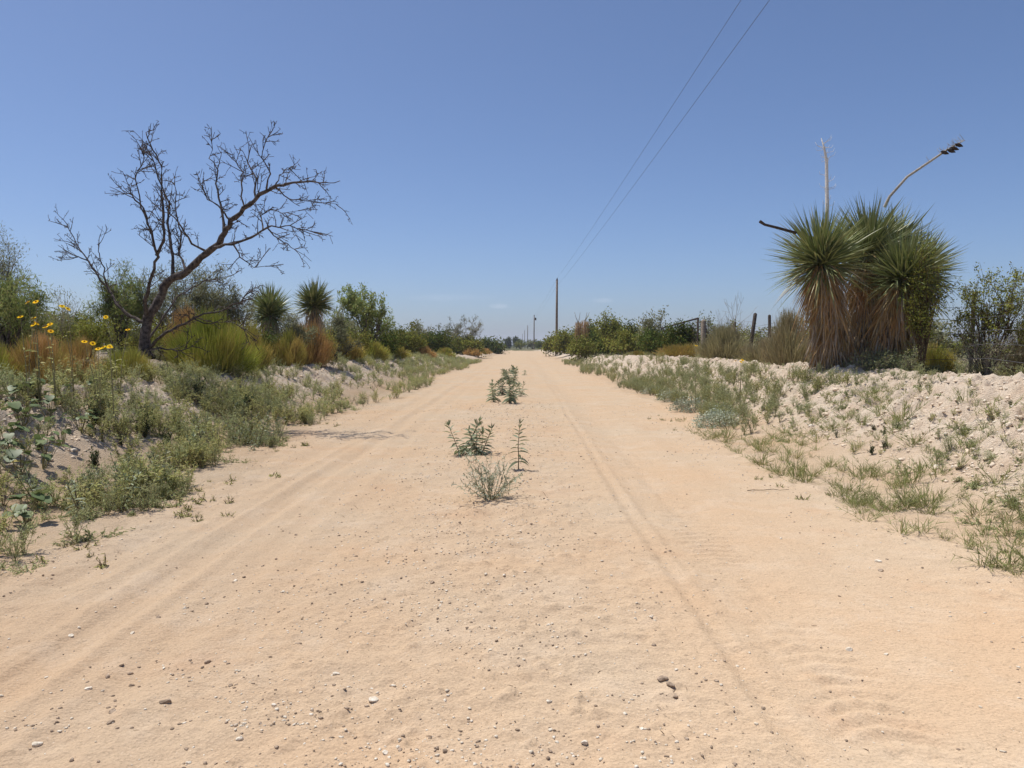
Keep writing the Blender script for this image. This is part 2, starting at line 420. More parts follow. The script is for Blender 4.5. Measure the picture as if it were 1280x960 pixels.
# distant ridge and hill
def hill(name, x0, x1, Y, hgt, label, prof):
    n = 80; b = MB(); rows = []
    for k, (dy, hh) in enumerate(((-500, 0), (-250, .55), (0, 1), (300, .6), (600, 0))):
        t = np.linspace(0, 1, n); z = prof(t)*hh*hgt*(1+.15*vnoise(t*20, t*0+k, 3)) - 4*(hh == 0) - 1
        rows.append(np.stack([x0+(x1-x0)*t, Y+dy+0*t, z], 1))
    V = np.vstack(rows); i = np.arange(4)[:, None]*n; j = np.arange(n-1)[None]
    b.add(V, np.stack([i+j, i+j+1, i+n+j+1, i+n+j], -1).reshape(-1, 4))
    o = b.build(name, M['distant'], smooth=True); tag(o, label, 'hill', kind='structure')
hill('hill', px(662, 3200), px(800, 3200), 3200, 38, 'low hazy hill rising on the horizon beyond the power poles', lambda t: np.exp(-((t-.28)/.13)**2)+.5*np.exp(-((t-.62)/.2)**2))
hill('ridge', px(-900, 2600), px(640, 2600), 2600, 17, 'long low dark ridge along the left horizon', lambda t: .35+.65*sst(0, .7, t)*(1-sst(.97, 1, t)))

# ---------------------------------------------------------------- branching skeletons
def curve_path(p0, d, L, seg, wob, up=0., rng=random):
    P = [Vector(p0)]; d = Vector(d).normalized()
    for i in range(seg):
        d = (d + Vector((rng.gauss(0, wob), rng.gauss(0, wob), rng.gauss(0, wob)+up))).normalized()
        P.append(P[-1]+d*(L/seg))
    return P, d
def grow(paths, tips, p0, d, L, r, lvl, o, rng=random):
    seg = o.get('seg', 5)
    P, dl = curve_path(p0, d, L, seg, o.get('wob', .18), o.get('up', .03), rng)
    r1 = r*o.get('taper', .45)
    paths.append((P, [r+(r1-r)*i/seg for i in range(seg+1)], lvl))
    if lvl <= 0:
        for i in range(1, seg+1): tips.append((P[i], (P[i]-P[i-1]).normalized()))
        return
    nk = o.get('kids', [3, 4, 4, 5])[min(lvl-1, 3)]
    for k in range(nk):
        t = rng.uniform(o.get('t0', .3), 1.0); f = t*seg; i = min(int(f), seg-1)
        p = P[i].lerp(P[i+1], f-i); dd = (P[i+1]-P[i]).normalized()
        ax = Vector((rng.gauss(0, 1), rng.gauss(0, 1), rng.gauss(0, 1))).cross(dd).normalized()
        a = rng.uniform(*o.get('ang', (.5, 1.0)))
        nd = (Matrix.Rotation(a, 3, ax) @ dd)
        grow(paths, tips, p, nd, L*rng.uniform(*o.get('len', (.5, .75))), max(r*(1-.55*t)*.6, o.get('rmin', .002)), lvl-1, o, rng)
def paths_mesh(paths, mb, rmin=.0, sides=(4, 5, 6, 8)):
    for P, rad, lvl in paths:
        mb.tube([tuple(p) for p in P], np.maximum(np.array(rad), rmin), sides[min(lvl, 3)] if lvl >= 0 else 3)

# ---------------------------------------------------------------- power line
POLES = [(-22, 10.4), (105, 10.4), (229, 10.4), (345, 10.4), (450, 10.3), (585, 10.2)]
def polex(Y): return 5.7-.0088*Y
wa, wb = [], []
plabels = ['', 'tallest and nearest wooden power pole rising behind the right roadside bushes',
           'second wooden power pole along the road, with a small can on its side',
           'third wooden power pole, shorter than the one with the can', 'fourth power pole, thin and faint beside the third one',
           'farthest and faintest power pole, just right of two distant trees']
for k, (Y, h) in enumerate(POLES):
    X = polex(Y); g = Z(X, Y, False)
    if k > 0:
        t = empty('power_pole', (X, Y, g))
        tag(t, plabels[k], 'power pole', 'wooden power poles along the road')
        b = MB(); hh = h-g
        b.tube([(0, 0, -.3), (0, 0, hh*.5), (.03, 0, hh-.15)], [.19, .165, .13], 10); b.build('pole_shaft', M['pole'], t, True)
        b = MB(); b.tube([(.03, 0, hh-.15), (.03, 0, hh-.02), (.04, 0, hh+.12), (.05, 0, hh+.2)], [.135, .10, .05, .03], 8); b.build('insulator', M['metal'], t)
        if k == 2:
            b = MB(); b.tube([(.45, 0, hh-1.5), (.45, 0, hh-1.45), (.45, 0, hh-.75), (.45, 0, hh-.7)], [.1, .24, .24, .1], 10); b.tube([(0, 0, hh-1.1), (.3, 0, hh-1.1)], .06, 5)
            b.build('transformer', M['metal'], t)
for nm, dz, lab in (('a', .1, 'upper thin power line wire running high over the road edge'), ('b', -1.05, 'lower thin power line wire running below the other')):
    pts = []
    for k in range(len(POLES)-1):
        (y0, h0), (y1, h1) = POLES[k], POLES[k+1]
        for i in range(25):
            t = i/24
            Yp = y0+(y1-y0)*t; pts.append((polex(Yp)-(.0 if nm == 'a' else .12), Yp, h0+(h1-h0)*t+dz-4*.45*t*(1-t)))
        if k < len(POLES)-2: pts.pop()
    b = MB(); b.tube(pts, .0065, 4); o = b.build('power_line_wire', M['wire']); tag(o, lab, 'wire', 'power line wires')

# ---------------------------------------------------------------- dead mesquite on the left bank
def dead_tree():
    Y0 = 13.0; bx = px(180, Y0); t = empty('dead_tree', (bx, Y0, Z(bx, Y0, False)-.05))
    tag(t, 'bare dead mesquite leaning right on the left bank beside the green broom bush', 'tree')
    zb = t.location.z; sc = Y0/960
    rng = random.Random(5)
    def pt(p, q, dy=0.): return Vector(((p-652)*sc*(1+dy/Y0)-bx, dy, CAMH+(432-q)*sc*(1+dy/Y0)-zb))
    main = [((179, 446), (178, 430), (180, 413), (184, 398), (196, 375), (210, 352), (232, 340), (252, 324), (272, 307), (281, 292), (291, 278), (308, 262), (327, 245), (345, 235), (360, 232)), .094, .022, (0, 0, .02, .05, .1, .1, .0, -.1, -.2, -.25, -.3, -.35, -.4, -.4, -.45)]
    limbs = [main,
        [((358, 232), (372, 230), (390, 229), (408, 231), (427, 228)), .024, .005, (-.45, -.5, -.5, -.55, -.6)],
        [((181, 402), (160, 395), (145, 380), (135, 362), (125, 350), (110, 325), (95, 305), (85, 280)), .035, .006, (0, .1, .2, .35, .4, .5, .6, .7)],
        [((133, 358), (128, 335), (124, 318), (123, 305)), .014, .005, (.35, .3, .25, .2)],
        [((110, 326), (98, 322), (85, 322), (74, 323)), .012, .004, (.5, .6, .6, .65)],
        [((182, 396), (180, 375), (190, 345), (197, 320), (190, 290), (180, 262), (168, 245), (158, 240)), .04, .006, (.0, -.2, -.4, -.5, -.6, -.6, -.7, -.8)],
        [((196, 320), (207, 300), (206, 270), (203, 240), (205, 210), (197, 190), (186, 168), (196, 165)), .028, .005, (-.5, -.5, -.45, -.4, -.4, -.3, -.3, -.3)],
        [((190, 292), (178, 258), (172, 225), (183, 200), (182, 180)), .016, .005, (-.6, -.4, -.3, -.2, -.1)],
        [((216, 346), (215, 310), (210, 280), (213, 255), (200, 225), (195, 200), (186, 186)), .03, .005, (.1, .3, .5, .6, .7, .7, .7)],
        [((232, 340), (226, 318), (228, 290), (222, 268), (222, 240), (219, 218)), .024, .004, (0, .3, .5, .6, .8, .9)],
        [((262, 316), (240, 305), (228, 285), (215, 268), (200, 262)), .022, .005, (-.1, -.3, -.5, -.7, -.8)],
        [((281, 290), (280, 265), (273, 240), (274, 215), (266, 200), (272, 168)), .026, .004, (-.25, -.1, .1, .2, .3, .3)],
        [((291, 278), (278, 262), (262, 250), (255, 235), (250, 225)), .016, .004, (-.3, -.5, -.6, -.7, -.8)],
        [((308, 262), (303, 238), (305, 215), (293, 200), (295, 195)), .016, .004, (-.35, -.2, 0, .1, .1)],
        [((322, 250), (322, 225), (312, 205), (316, 188), (322, 178)), .018, .004, (-.4, -.3, -.1, 0, 0)],
        [((335, 240), (340, 218), (330, 200), (335, 180), (340, 172)), .016, .004, (-.4, -.6, -.6, -.7, -.7)],
        [((345, 236), (352, 222), (360, 212), (378, 214)), .012, .003, (-.4, -.3, -.2, -.1)],
        [((345, 235), (362, 250), (380, 252), (400, 254), (425, 257)), .013, .003, (-.4, -.2, -.1, 0, 0)],
        [((268, 310), (290, 306), (315, 298), (335, 285), (350, 283), (372, 284), (410, 296)), .028, .004, (-.2, -.4, -.6, -.8, -.9, -1, -1.1)],
        [((335, 285), (350, 300), (365, 308), (390, 327)), .014, .003, (-.8, -.8, -.8, -.8)],
        [((292, 305), (302, 322), (318, 334), (355, 331)), .014, .003, (-.4, -.3, -.2, 0)],
        [((330, 288), (328, 270), (340, 262), (360, 268), (385, 262)), .013, .003, (-.8, -.5, -.3, -.2, -.1)],
        [((184, 436), (200, 420), (222, 408), (245, 396), (275, 388), (300, 378), (312, 365)), .03, .005, (0, -.3, -.5, -.7, -.8, -.9, -.9)],
        [((182, 425), (205, 395), (220, 372), (238, 360), (262, 350), (290, 345)), .022, .004, (.1, .4, .6, .8, .9, 1.)],
        [((183, 438), (205, 436), (225, 438), (240, 432)), .018, .004, (0, -.4, -.6, -.8)],
        [((240, 398), (262, 404), (285, 402), (310, 412)), .012, .003, (-.7, -.8, -.8, -.9)],
    ]
    trunk = MB(); big = MB(); tw = MB()
    for k, (pts, r0, r1, dys) in enumerate(limbs):
        P = [pt(p, q, dy) for (p, q), dy in zip(pts, dys)]
        # refine with wobble
        Q = []; 
        for i in range(len(P)-1):
            for s_ in range(3):
                q = P[i].lerp(P[i+1], s_/3)
                if i+s_ > 0: q = q+Vector([rng.gauss(0, .011) for _ in range(3)])
                Q.append(q)
        Q.append(P[-1]); n = len(Q)
        rad = [r0+(r1-r0)*(i/(n-1))**(.95 if k == 0 else .8) for i in range(n)]
        if k == 0: rad[0] *= 1.35; rad[1] *= 1.15
        (trunk if k == 0 else big).tube([tuple(q) for q in Q], np.array(rad)*(1+.1*np.sin(np.arange(n)*2.3)), 10 if k == 0 else 6)
        # side twigs
        length = sum((Q[i+1]-Q[i]).length for i in range(n-1))
        nt_ = int(length*(8.5 if k else 3.5))
        for _ in range(nt_):
            f = rng.uniform(.55 if k == 0 else .12, 1)*(n-1); i = min(int(f), n-2)
            p = Q[i].lerp(Q[i+1], f-i); d = (Q[i+1]-Q[i]).normalized()
            ax = Vector((rng.gauss(0, .5), rng.gauss(0, 1), rng.gauss(0, .5))).cross(d).normalized()
            nd = Matrix.Rotation(rng.uniform(.5, 1.15), 3, ax) @ d
            nd.z += .04
            paths, tips = [], []
            grow(paths, tips, p, nd, rng.uniform(.16, .40), .0075, 1, dict(seg=5, wob=.11, up=.02, kids=[3, 3], ang=(.5, 1.1), len=(.3, .6), rmin=.0032, taper=.5, t0=.2), rng)
            for P2, r2, lv in paths: tw.tube([tuple(q) for q in P2], np.maximum(np.array(r2), .0035), 4)
            # knobby spurs
            for P2, r2, lv in paths:
                for q in P2[1:]:
                    if rng.random() < .45:
                        e = q+Vector([rng.gauss(0, .02) for _ in range(3)]); tw.tube([tuple(q), tuple(e)], [.0055, .003], 3)
    trunk.build('trunk', M['bark'], t, True); big.build('limbs', M['bark'], t, True); tw.build('twigs', M['bark'], t)
dead_tree()

# ---------------------------------------------------------------- giant yucca clumps
def yucca_head(mb, c, axis, rad, n, low=-.45, w=.028, seed=0):
    ax = nrm(np.array(axis, float)); d = sphdirs(n*3, -1, 1); dz = d@ax
    keep = (dz > low) & (rs.rand(len(d)) < (.45+.55*(dz-low)/(1-low))); d = d[keep][:n]
    d = nrm(d+rs.normal(0, .07, d.shape)); dz = d@ax
    L = rad*rs.uniform(.62, 1.06, len(d))*(.88+.12*dz)*np.where(rs.rand(len(d)) < .07, .6, 1)
    P = np.array(c)+d*.05+ax*(dz[:, None]*.12)+rs.normal(0, .05, d.shape)
    old = np.clip((.02-dz)/.6, 0, 1)
    dry = np.where(rs.rand(len(d)) < old*.75, rs.uniform(.5, 1, len(d)), np.clip(rs.rand(len(d))**5*.7, 0, 1))
    mb.blades(P, d, L, w*rs.uniform(.7, 1.2, len(d)), np.where(dz < .15, .20, .05)*rs.uniform(-.2, 2.2, len(d)), 4, shape=[.8, 1, .85, .5, 0], dry=dry)
def yucca_skirt(mb, P0, P1, r0, r1, n, L=.55, grey=.35, out_=.35):
    t = rs.rand(n); P0 = np.array(P0, float); P1 = np.array(P1, float)
    a = rs.uniform(0, 2*math.pi, n); rad = r0+(r1-r0)*t
    o = np.stack([np.cos(a), np.sin(a), 0*a], 1)
    P = P0+(P1-P0)*t[:, None]+o*(rad*(.75+.5*fbm(a*2+P0[0]*9, t*4, 1.0, 2, 91)+.35*rs.rand(n)))[:, None]
    D = o*(out_*rs.uniform(.3, 1.3, n)*(.5+1.2*t**4))[:, None]+np.array([0, 0, -1.])+rs.normal(0, .24, (n, 3))
    Ls = L*rs.uniform(.35, 1.1, n)*np.minimum(1, .35+1.4*t)
    mb.blades(P, D, Ls, .024*rs.uniform(.6, 1.2, n), .15, 3, shape=[1, .9, .55, 0], dry=np.clip((rs.rand(n) < grey+.4*(1-t)*1.)*rs.uniform(.5, 1, n), 0, 1))
def giant_yucca():
    Y0 = 15.0; sc = Y0/960; bx = px(1065, Y0); bz = Z(bx, Y0, False)-.05
    t = empty('giant_yucca', (bx, Y0, bz))
    tag(t, 'huge multi-headed yucca with shaggy orange-brown dead leaf skirts on the right bank', 'yucca')
    def pt(p, q, dy=0.): return ((p-652)*sc*(1+dy/Y0)-bx, dy, CAMH+(432-q)*sc*(1+dy/Y0)-bz)
    heads = [((1023, 334), -.25, 1.17, 1000, (-.18, -.15, 1)), ((1080, 322), .35, 1.17, 900, (.05, .1, 1)),
             ((1122, 353), -.35, 1.06, 950, (.22, -.35, 1)), ((1110, 318), .75, 1.0, 500, (.3, .2, 1)), ((1142, 342), .3, .88, 500, (.5, .1, .8))]
    bases = [((1042, 468), -.15), ((1072, 470), .3), ((1102, 470), -.2), ((1090, 470), .6), ((1108, 468), .2)]
    for (hp, dy, rad, n, ax), (bp, bdy) in zip(heads, bases):
        c = pt(*hp, dy); b0 = pt(bp[0], bp[1], bdy)
        b = MB(); mid = tuple((np.array(c)+np.array(b0))/2+np.array([0, 0, 0])); b.tube([b0, mid, c], [.20, .16, .13], 9); b.build('trunk', M['greybark'], t, True)
        b = MB(); yucca_head(b, c, ax, rad, n, low=-.34); b.build('leaf_crown', M['yucca'], t)
        b = MB(); n2 = int(n*1.5)
        yucca_skirt(b, b0, np.array(c)+np.array([0, 0, .02]), .34, .22, int(n2*1.25), .60, .3, .34)
        # drooping dying leaves right under the crown
        k = 260; a = rs.uniform(0, 2*math.pi, k); o = np.stack([np.cos(a), np.sin(a), rs.uniform(-2.2, .15, k)], 1)
        b.blades(np.array(c)+o*.06, o, rad*rs.uniform(.4, .8, k), .024, rs.uniform(.1, .8, k), 4, shape=[.9, 1, .8, .45, 0], dry=np.where(rs.rand(k) < .25, .8, 0.))
        b.build('dead_leaf_skirt', M['skirt'], t)
    # flower stalks
    b = MB(); P = [pt(1028, 300, -.1), pt(1028, 262, -.05), pt(1027, 235), pt(1026, 205), pt(1023, 190), pt(1019, 178)]
    b.tube(P, [.040, .036, .033, .029, .018, .007], 7)
    rng = random.Random(3)
    for _ in range(26):
        f = rng.uniform(1.0, 4.6); i = int(f); p = np.array(P[i])*(1-f+i)+np.array(P[i+1])*(f-i)
        a = rng.uniform(0, 6.3); e = p+np.array([math.cos(a)*.14, math.sin(a)*.14, rng.uniform(-.02, .10)]); e2 = e+np.array([math.cos(a)*.03, 0, .06])
        b.tube([p, e, e2], [.005, .0035, .002], 3)
    o = b.build('flower_stalk', M['white_stalk'], t); tag(o, 'bleached white upright dead flower stalk')
    b = MB(); P = [pt(1098, 262, .6), pt(1104, 249, .55), pt(1125, 225, .45), pt(1150, 208, .35), pt(1172, 193, .3), pt(1186, 185, .25), pt(1194, 181, .2)]
    b.tube(P, [.030, .027, .025, .023, .02, .013, .006], 7)
    for _ in range(24):
        f = rng.uniform(3.0, 5.95); i = int(f); p = np.array(P[i])*(1-f+i)+np.array(P[i+1])*(f-i)
        a = rng.uniform(0, 6.3); e = p+np.array([math.cos(a)*.09, math.sin(a)*.09, rng.uniform(-.03, .11)])
        b.tube([p, e, e+np.array([.0, 0, .04])], [.006, .004, .002], 3)
    o = b.build('flower_stalk', M['stalk'], t); tag(o, 'grey dead flower stalk leaning right, with dark seed pods')
    pd = MB()
    for (p, q) in ((1178, 194), (1182, 191), (1170, 196), (1187, 187)):
        c = np.array(pt(p, q, .25)); d = np.array([.09, .02, -.02])
        pd.tube([c-d, c-d*.4, c+d*.3, c+d], [.008, .035, .032, .006], 6)
    pd.build('seed_pods', M['pod'], o)
    b = MB(); b.tube([pt(990, 293, -.4), pt(968, 287, -.6), pt(952, 283, -.7), pt(946, 279, -.75)], [.028, .026, .024, .03], 7)
    o = b.build('flower_stalk', M['pod'], t); tag(o, 'short broken dark stalk stub poking out left')
giant_yucca()
def small_yucca(p, q, Y, rad, label):
    X = px(p, Y); g = Z(X, Y, False); hz = CAMH+(432-q)*Y/960-g
    t = empty('spiky_yucca', (X, Y, g)); tag(t, label, 'yucca', 'yuccas behind the left bank')
    b = MB(); b.tube([(0, 0, -.1), (0.03, 0, hz*.5), (0, 0, hz)], [.2, .17, .13], 8); b.build('trunk', M['greybark'], t)
    b = MB(); yucca_head(b, (0, 0, hz), (0, -.1, 1), rad, 900, low=-.3, w=.030); b.build('leaf_crown', M['yucca'], t)
    b = MB(); yucca_skirt(b, (0, 0, hz*.6), (0, 0, hz), .2, .2, 260, .5, .8); b.build('dead_leaf_skirt', M['skirt'], t)
small_yucca(337, 394, 22, .86, 'left and lower of two dark spiky yuccas behind the bank, nearer the dead tree')
small_yucca(393, 384, 23, .76, 'right and taller of two spiky yuccas behind the left bank, with rounded crown')

# ---------------------------------------------------------------- broom bushes: fans of thin upright stems
def broom(p, Y, wpx, toppx, kind, label, group, dry=.25, n=2600, name='broom_bush', depth=None, side=0.0):
    X = px(p, Y); g = Z(X, Y, False)-.04; t = empty(name, (X, Y, g)); tag(t, label, 'bush', group)
    wr = wpx/960*Y/2; hh = CAMH+(432-toppx)*Y/960-g
    b = MB(); nst = max(14, int(30*wr))
    # main stems
    st = MB(); k = nst*2; a = rs.uniform(0, 2*math.pi, k); e = rs.uniform(.1, 1, k)
    D = np.stack([np.cos(a)*e*wr, np.sin(a)*e*wr*.8, hh*np.sqrt(1-e*e*.75)*.75], 1)
    for i in range(k):
        st.tube([(D[i][0]*.12, D[i][1]*.12, 0), tuple(D[i]*.5+np.array([0, 0, -.02])), tuple(D[i]*.85)], [.008, .006, .003], 3)
    st.build('stems', M['dkstem'], t)
    # clumps of strands
    nc = max(18, int(nst*1.6)); ca = rs.uniform(0, 2*math.pi, nc); ce = np.sqrt(rs.rand(nc))
    n = int(n*2.0); per = n//nc; wmin = max(.0045, Y*.00042)
    for i in range(nc):
        e = ce[i]; hgt = hh*(math.sqrt(max(0, 1-e*e*.78)))*rs.uniform(.86, .98)
        tip = np.array([math.cos(ca[i])*e*wr, math.sin(ca[i])*e*wr*.85, hgt])
        sp = np.array([wr*.16+.02, wr*.16+.02, hh*.10])
        T = tip+rs.normal(0, 1, (per, 3))*sp*.75
        low = rs.rand(per)[:, None]**1.3*.62*(e > .45)
        T = T*np.concatenate([1-low*.12, 1-low*.12, 1-low], 1)
        D = nrm(T+np.array([0, 0, .25*hh]))+rs.normal(0, .16, (per, 3))+np.array([0, 0, .18])
        L = hh*rs.uniform(.12, .34, per)
        P = T-nrm(D)*L[:, None]
        P[:, 2] = np.maximum(P[:, 2], .01)
        dcl = np.clip(dry+rs.normal(0, .15), 0, 1)
        b.blades(P, D, L, wmin*rs.uniform(.7, 1.4, per), rs.uniform(-.06, .12, per), 3, shape=[1, .9, .6, 0], dry=np.clip(dcl+.25*rs.rand(per)-.1, 0, 1))
    b.build('foliage', M[kind], t)
    return t
GB = 'broom bushes along the left bank'
broom(262, 15.3, 112, 388, 'broom', 'large bright green broom bush right of the dead tree trunk', GB, .10, 6500)
broom(305, 17.6, 60, 400, 'broom', 'green and tan broom bush leaning right behind the large bright green one', GB, .40, 2600)
broom(238, 17.2, 80, 382, 'broom', 'orange-brown broom bush standing behind the dead tree trunk', GB, .85, 2600)
broom(357, 20.2, 52, 409, 'broom', 'rounded yellow-green broom bush in front of the orange one', GB, .38, 2800)
broom(386, 22.4, 66, 401, 'broom', 'rounded orange broom bush below the rounded yucca', GB, .88, 3200)
broom(432, 27, 56, 420, 'broom', 'olive broom bush right of the rounded orange one', GB, .45, 2400)
broom(462, 31, 50, 425, 'broom', 'low dull green broom bush on the bank, before the leafy mesquite', GB, .25, 2000)
broom(492, 37, 44, 430, 'broom', 'small olive broom bush beyond the leafy mesquite', GB, .35, 1500)
broom(530, 46, 30, 433, 'broom', 'small bright orange broom bush among green ones far along the left bank', GB, .95, 1200)
broom(556, 58, 26, 434, 'broom', 'small green broom bush beyond the bright orange one', GB, .3, 1000)
broom(590, 82, 24, 434, 'broom', 'far orange-tan broom bush near the road bend', GB, .9, 900)
broom(606, 104, 18, 435, 'broom', 'farthest small tan broom bush near the road bend', GB, .8, 700)
broom(155, 12.1, 66, 434, 'broom', 'low olive-green broom bush at the foot of the dead tree', GB, .22, 3200)
broom(45, 10.6, 84, 414, 'broom', 'orange and green broom bush under the tall yellow flowers', GB, .70, 3400)
broom(90, 11.6, 64, 420, 'broom', 'brownish broom bush between the yellow flowers and the dead tree', GB, .72, 2200)
broom(-18, 10.2, 70, 425, 'broom', 'green broom bush cut by the left frame edge', GB, .25, 1800)
GR = 'broom bushes along the right bank'
broom(796, 45, 30, 438, 'broom_y', 'small yellow broom bush below the dark green bush', GR, .2, 1200)
broom(850, 33, 66, 428, 'broom_y', 'wide yellow-tan broom bush under the gate', GR, .45, 2600)
broom(905, 26, 70, 405, 'sage', 'pale grey-green broom bush right of the gate', GR, .35, 3200)
broom(952, 22, 62, 420, 'sage', 'grey broom bush in front of the leaning fence post', GR, .5, 2600)
broom(988, 19.5, 70, 388, 'sage', 'tall grey twiggy broom bush just left of the huge yucca', GR, .55, 3000)
broom(1158, 16.5, 70, 426, 'broom', 'olive-green broom bush between the huge yucca and the leafy creosote', GR, .25, 2600)
broom(1282, 14.6, 80, 395, 'sage', 'tall tan broom bush at the right frame edge', GR, .75, 2600)

# ---------------------------------------------------------------- leafy bushes and trees
def bush(name, p, Y, wpx, toppx, mleaf, label, group=None, nleaf=3500, lsz=.03, stems=9, lvl=2, bark='dkstem', rstem=.02, cat='bush', wob=.14, spread=1., lw=.45, aniso=.7, seed=0, clump=.06, kids=(4, 4, 4), tilt=0, lean=0., basepx=None, tfilter=0.):
    rng = random.Random(seed+int(p*7)); X = px(p, Y); g = Z(X, Y, False)-.05
    t = empty(name, (X, Y, g)); tag(t, label, cat, group)
    wr = wpx/960*Y/2; hh = CAMH+(432-toppx)*Y/960-g
    paths, tips = [], []
    for i in range(stems):
        a = 2*math.pi*(i+rng.random()*.7)/stems; e = math.sqrt(rng.random())*spread
        tipv = Vector((math.cos(a)*e*wr+lean*wr, math.sin(a)*e*wr*aniso, hh*math.sqrt(max(.15, 1-.7*e*e))*rng.uniform(.8, .97)))
        L = tipv.length*.82
        grow(paths, tips, (rng.gauss(0, .05), rng.gauss(0, .05), 0), tipv, L, rstem, lvl, dict(seg=5, wob=wob, up=.03, kids=list(kids), ang=(.35, .9), len=(.35, .6), rmin=max(.003, Y*.00016), taper=.4, t0=.35), rng)
    # fit to the height and width seen
    allp = [q for P, r, l in paths for q in P]; mz = max(q.z for q in allp); mxx = max(abs(q.x-lean*wr*q.z/mz) for q in allp)
    fz = hh/mz; fx = min(wr/mxx, 1.3)
    fix = lambda q: Vector((q.x*fx, q.y*fx, max(q.z*fz, .0)))
    paths = [([fix(q) for q in P], r, l) for P, r, l in paths]; tips = [(fix(q), d) for q, d in tips]
    b = MB(); paths_mesh(paths, b, max(.0025, Y*.00014), (3, 4, 5, 6)); b.build('branches', M[bark], t)
    if nleaf > 0:
        TP = np.array([tuple(q) for q, d in tips]); TD = np.array([tuple(d) for q, d in tips])
        if tfilter > 0:
            keep = rs.rand(len(TP)) > tfilter; TP, TD = TP[keep], TD[keep]
        idx = rs.randint(0, len(TP), nleaf)
        P = TP[idx]+rs.normal(0, clump, (nleaf, 3)); D = TD[idx]*.5+rs.normal(0, .6, (nleaf, 3))+np.array([0, 0, .15])
        b = MB(); b.blades(P, D, lsz*rs.uniform(.6, 1.3, nleaf), lsz*lw*rs.uniform(.7, 1.2, nleaf), .15, 2, shape=[.5, 1, 0], dry=np.clip(rs.rand(nleaf)**5, 0, 1), rnd=np.clip(rs.rand(nleaf)*.7+.3*np.repeat(rs.rand(len(TP))[None], 1, 0)[0][idx], 0, 1))
        b.build('foliage', M[mleaf], t)
    return t
GM = 'mesquites behind the left bank'
def mesquite(*a, **k):
    k.setdefault('clump', .07); k.setdefault('lw', .16); k.setdefault('bark', 'bark'); k.setdefault('cat', 'tree'); return bush('mesquite_tree', *a, **k)
mesquite(150, 17.5, 80, 330, 'mesq', 'bright green feathery mesquite behind the dead tree, on its left side', GM, nleaf=9000, lsz=.10, stems=8, rstem=.03, seed=1)
mesquite(222, 18.5, 150, 322, 'mesq_g', 'wide grey-green feathery mesquite behind the dead tree trunk', GM, nleaf=15000, lsz=.10, stems=13, rstem=.035, seed=2)
mesquite(288, 19, 86, 338, 'mesq_g', 'thin grey-green mesquite between the dead tree and the yuccas', GM, nleaf=6500, lsz=.10, stems=9, rstem=.03, seed=3)
mesquite(8, 12.8, 100, 335, 'mesq', 'green feathery mesquite at the left frame edge', GM, nleaf=9000, lsz=.09, stems=9, rstem=.03, seed=4)
mesquite(-4, 13.5, 112, 280, 'mesq_g', 'taller sparse mesquite with bare tips cut by the left frame edge', GM, nleaf=5200, lsz=.07, stems=9, rstem=.035, seed=5, bark='greybark')
mesquite(72, 15, 70, 362, 'mesq_g', 'sparse thin grey mesquite behind the yellow flowers', GM, nleaf=1500, lsz=.07, stems=8, rstem=.012, seed=6, bark='twig')
mesquite(455, 34, 92, 360, 'mesq', 'leafy mesquite with dark crooked branches, right of the two yuccas', GM, nleaf=7000, lsz=.16, stems=9, rstem=.04, seed=7, lean=.1, tfilter=.35, clump=.10, lw=.3)
mesquite(421, 26.5, 60, 384, 'mesq_g', 'grey-green mesquite filling the gap right of the rounded yucca', GM, nleaf=5000, lsz=.12, stems=8, rstem=.03, seed=8)
mesquite(364, 21.5, 60, 394, 'mesq_g', 'low grey-green mesquite between the two yuccas', GM, nleaf=5000, lsz=.12, stems=8, rstem=.03, seed=9)
mesquite(572, 85, 72, 394, 'mesq_g', 'grey half-bare mesquite spreading its twigs near the road bend', GM, nleaf=5200, lsz=.20, stems=13, lvl=3, rstem=.06, seed=10, bark='greybark', kids=(3, 3, 4))
mesquite(530, 66, 42, 402, 'mesq_g', 'smaller grey half-bare mesquite left of the one at the road bend', GM, nleaf=2600, lsz=.2, stems=9, rstem=.05, seed=11, bark='greybark')
GD = 'green bushes behind the left bank'
lb = [(480, 36, 56, 408, 'dkbush', 'dark green bush below the leafy mesquite'), (512, 46, 50, 416, 'creo', 'olive bush left of the half-bare mesquites'),
      (545, 60, 46, 412, 'dkbush', 'dark green bush under the smaller half-bare mesquite'), (580, 84, 44, 421, 'creo', 'olive green bush under the half-bare mesquite at the bend'),
      (612, 128, 34, 427, 'dkbush', 'dark low bush beyond the half-bare mesquite'), (400, 25, 50, 412, 'creo', 'olive bush behind the rounded orange broom'),
      (110, 15, 90, 396, 'creo', 'olive bush behind the dead tree on its left'), (190, 17, 80, 398, 'creo', 'olive bush directly behind the dead tree trunk'),
      (30, 15.5, 80, 392, 'dkbush', 'dark green bush behind the yellow flowers at the left'), (320, 20, 60, 402, 'dkbush', 'dark bush under the lower yucca'), (440, 30, 50, 412, 'creo', 'olive bush between broom bushes before the leafy mesquite')]
for k, (p, Y, wp, tp, mm, lab) in enumerate(lb):
    bush('green_bush', p, Y, wp, tp, mm, lab, GD, nleaf=5000, lsz=max(.03, Y*.0026), stems=11, rstem=.015, seed=20+k, clump=.0035*Y+.03, lw=.5)
GE = 'green bushes behind the right bank'
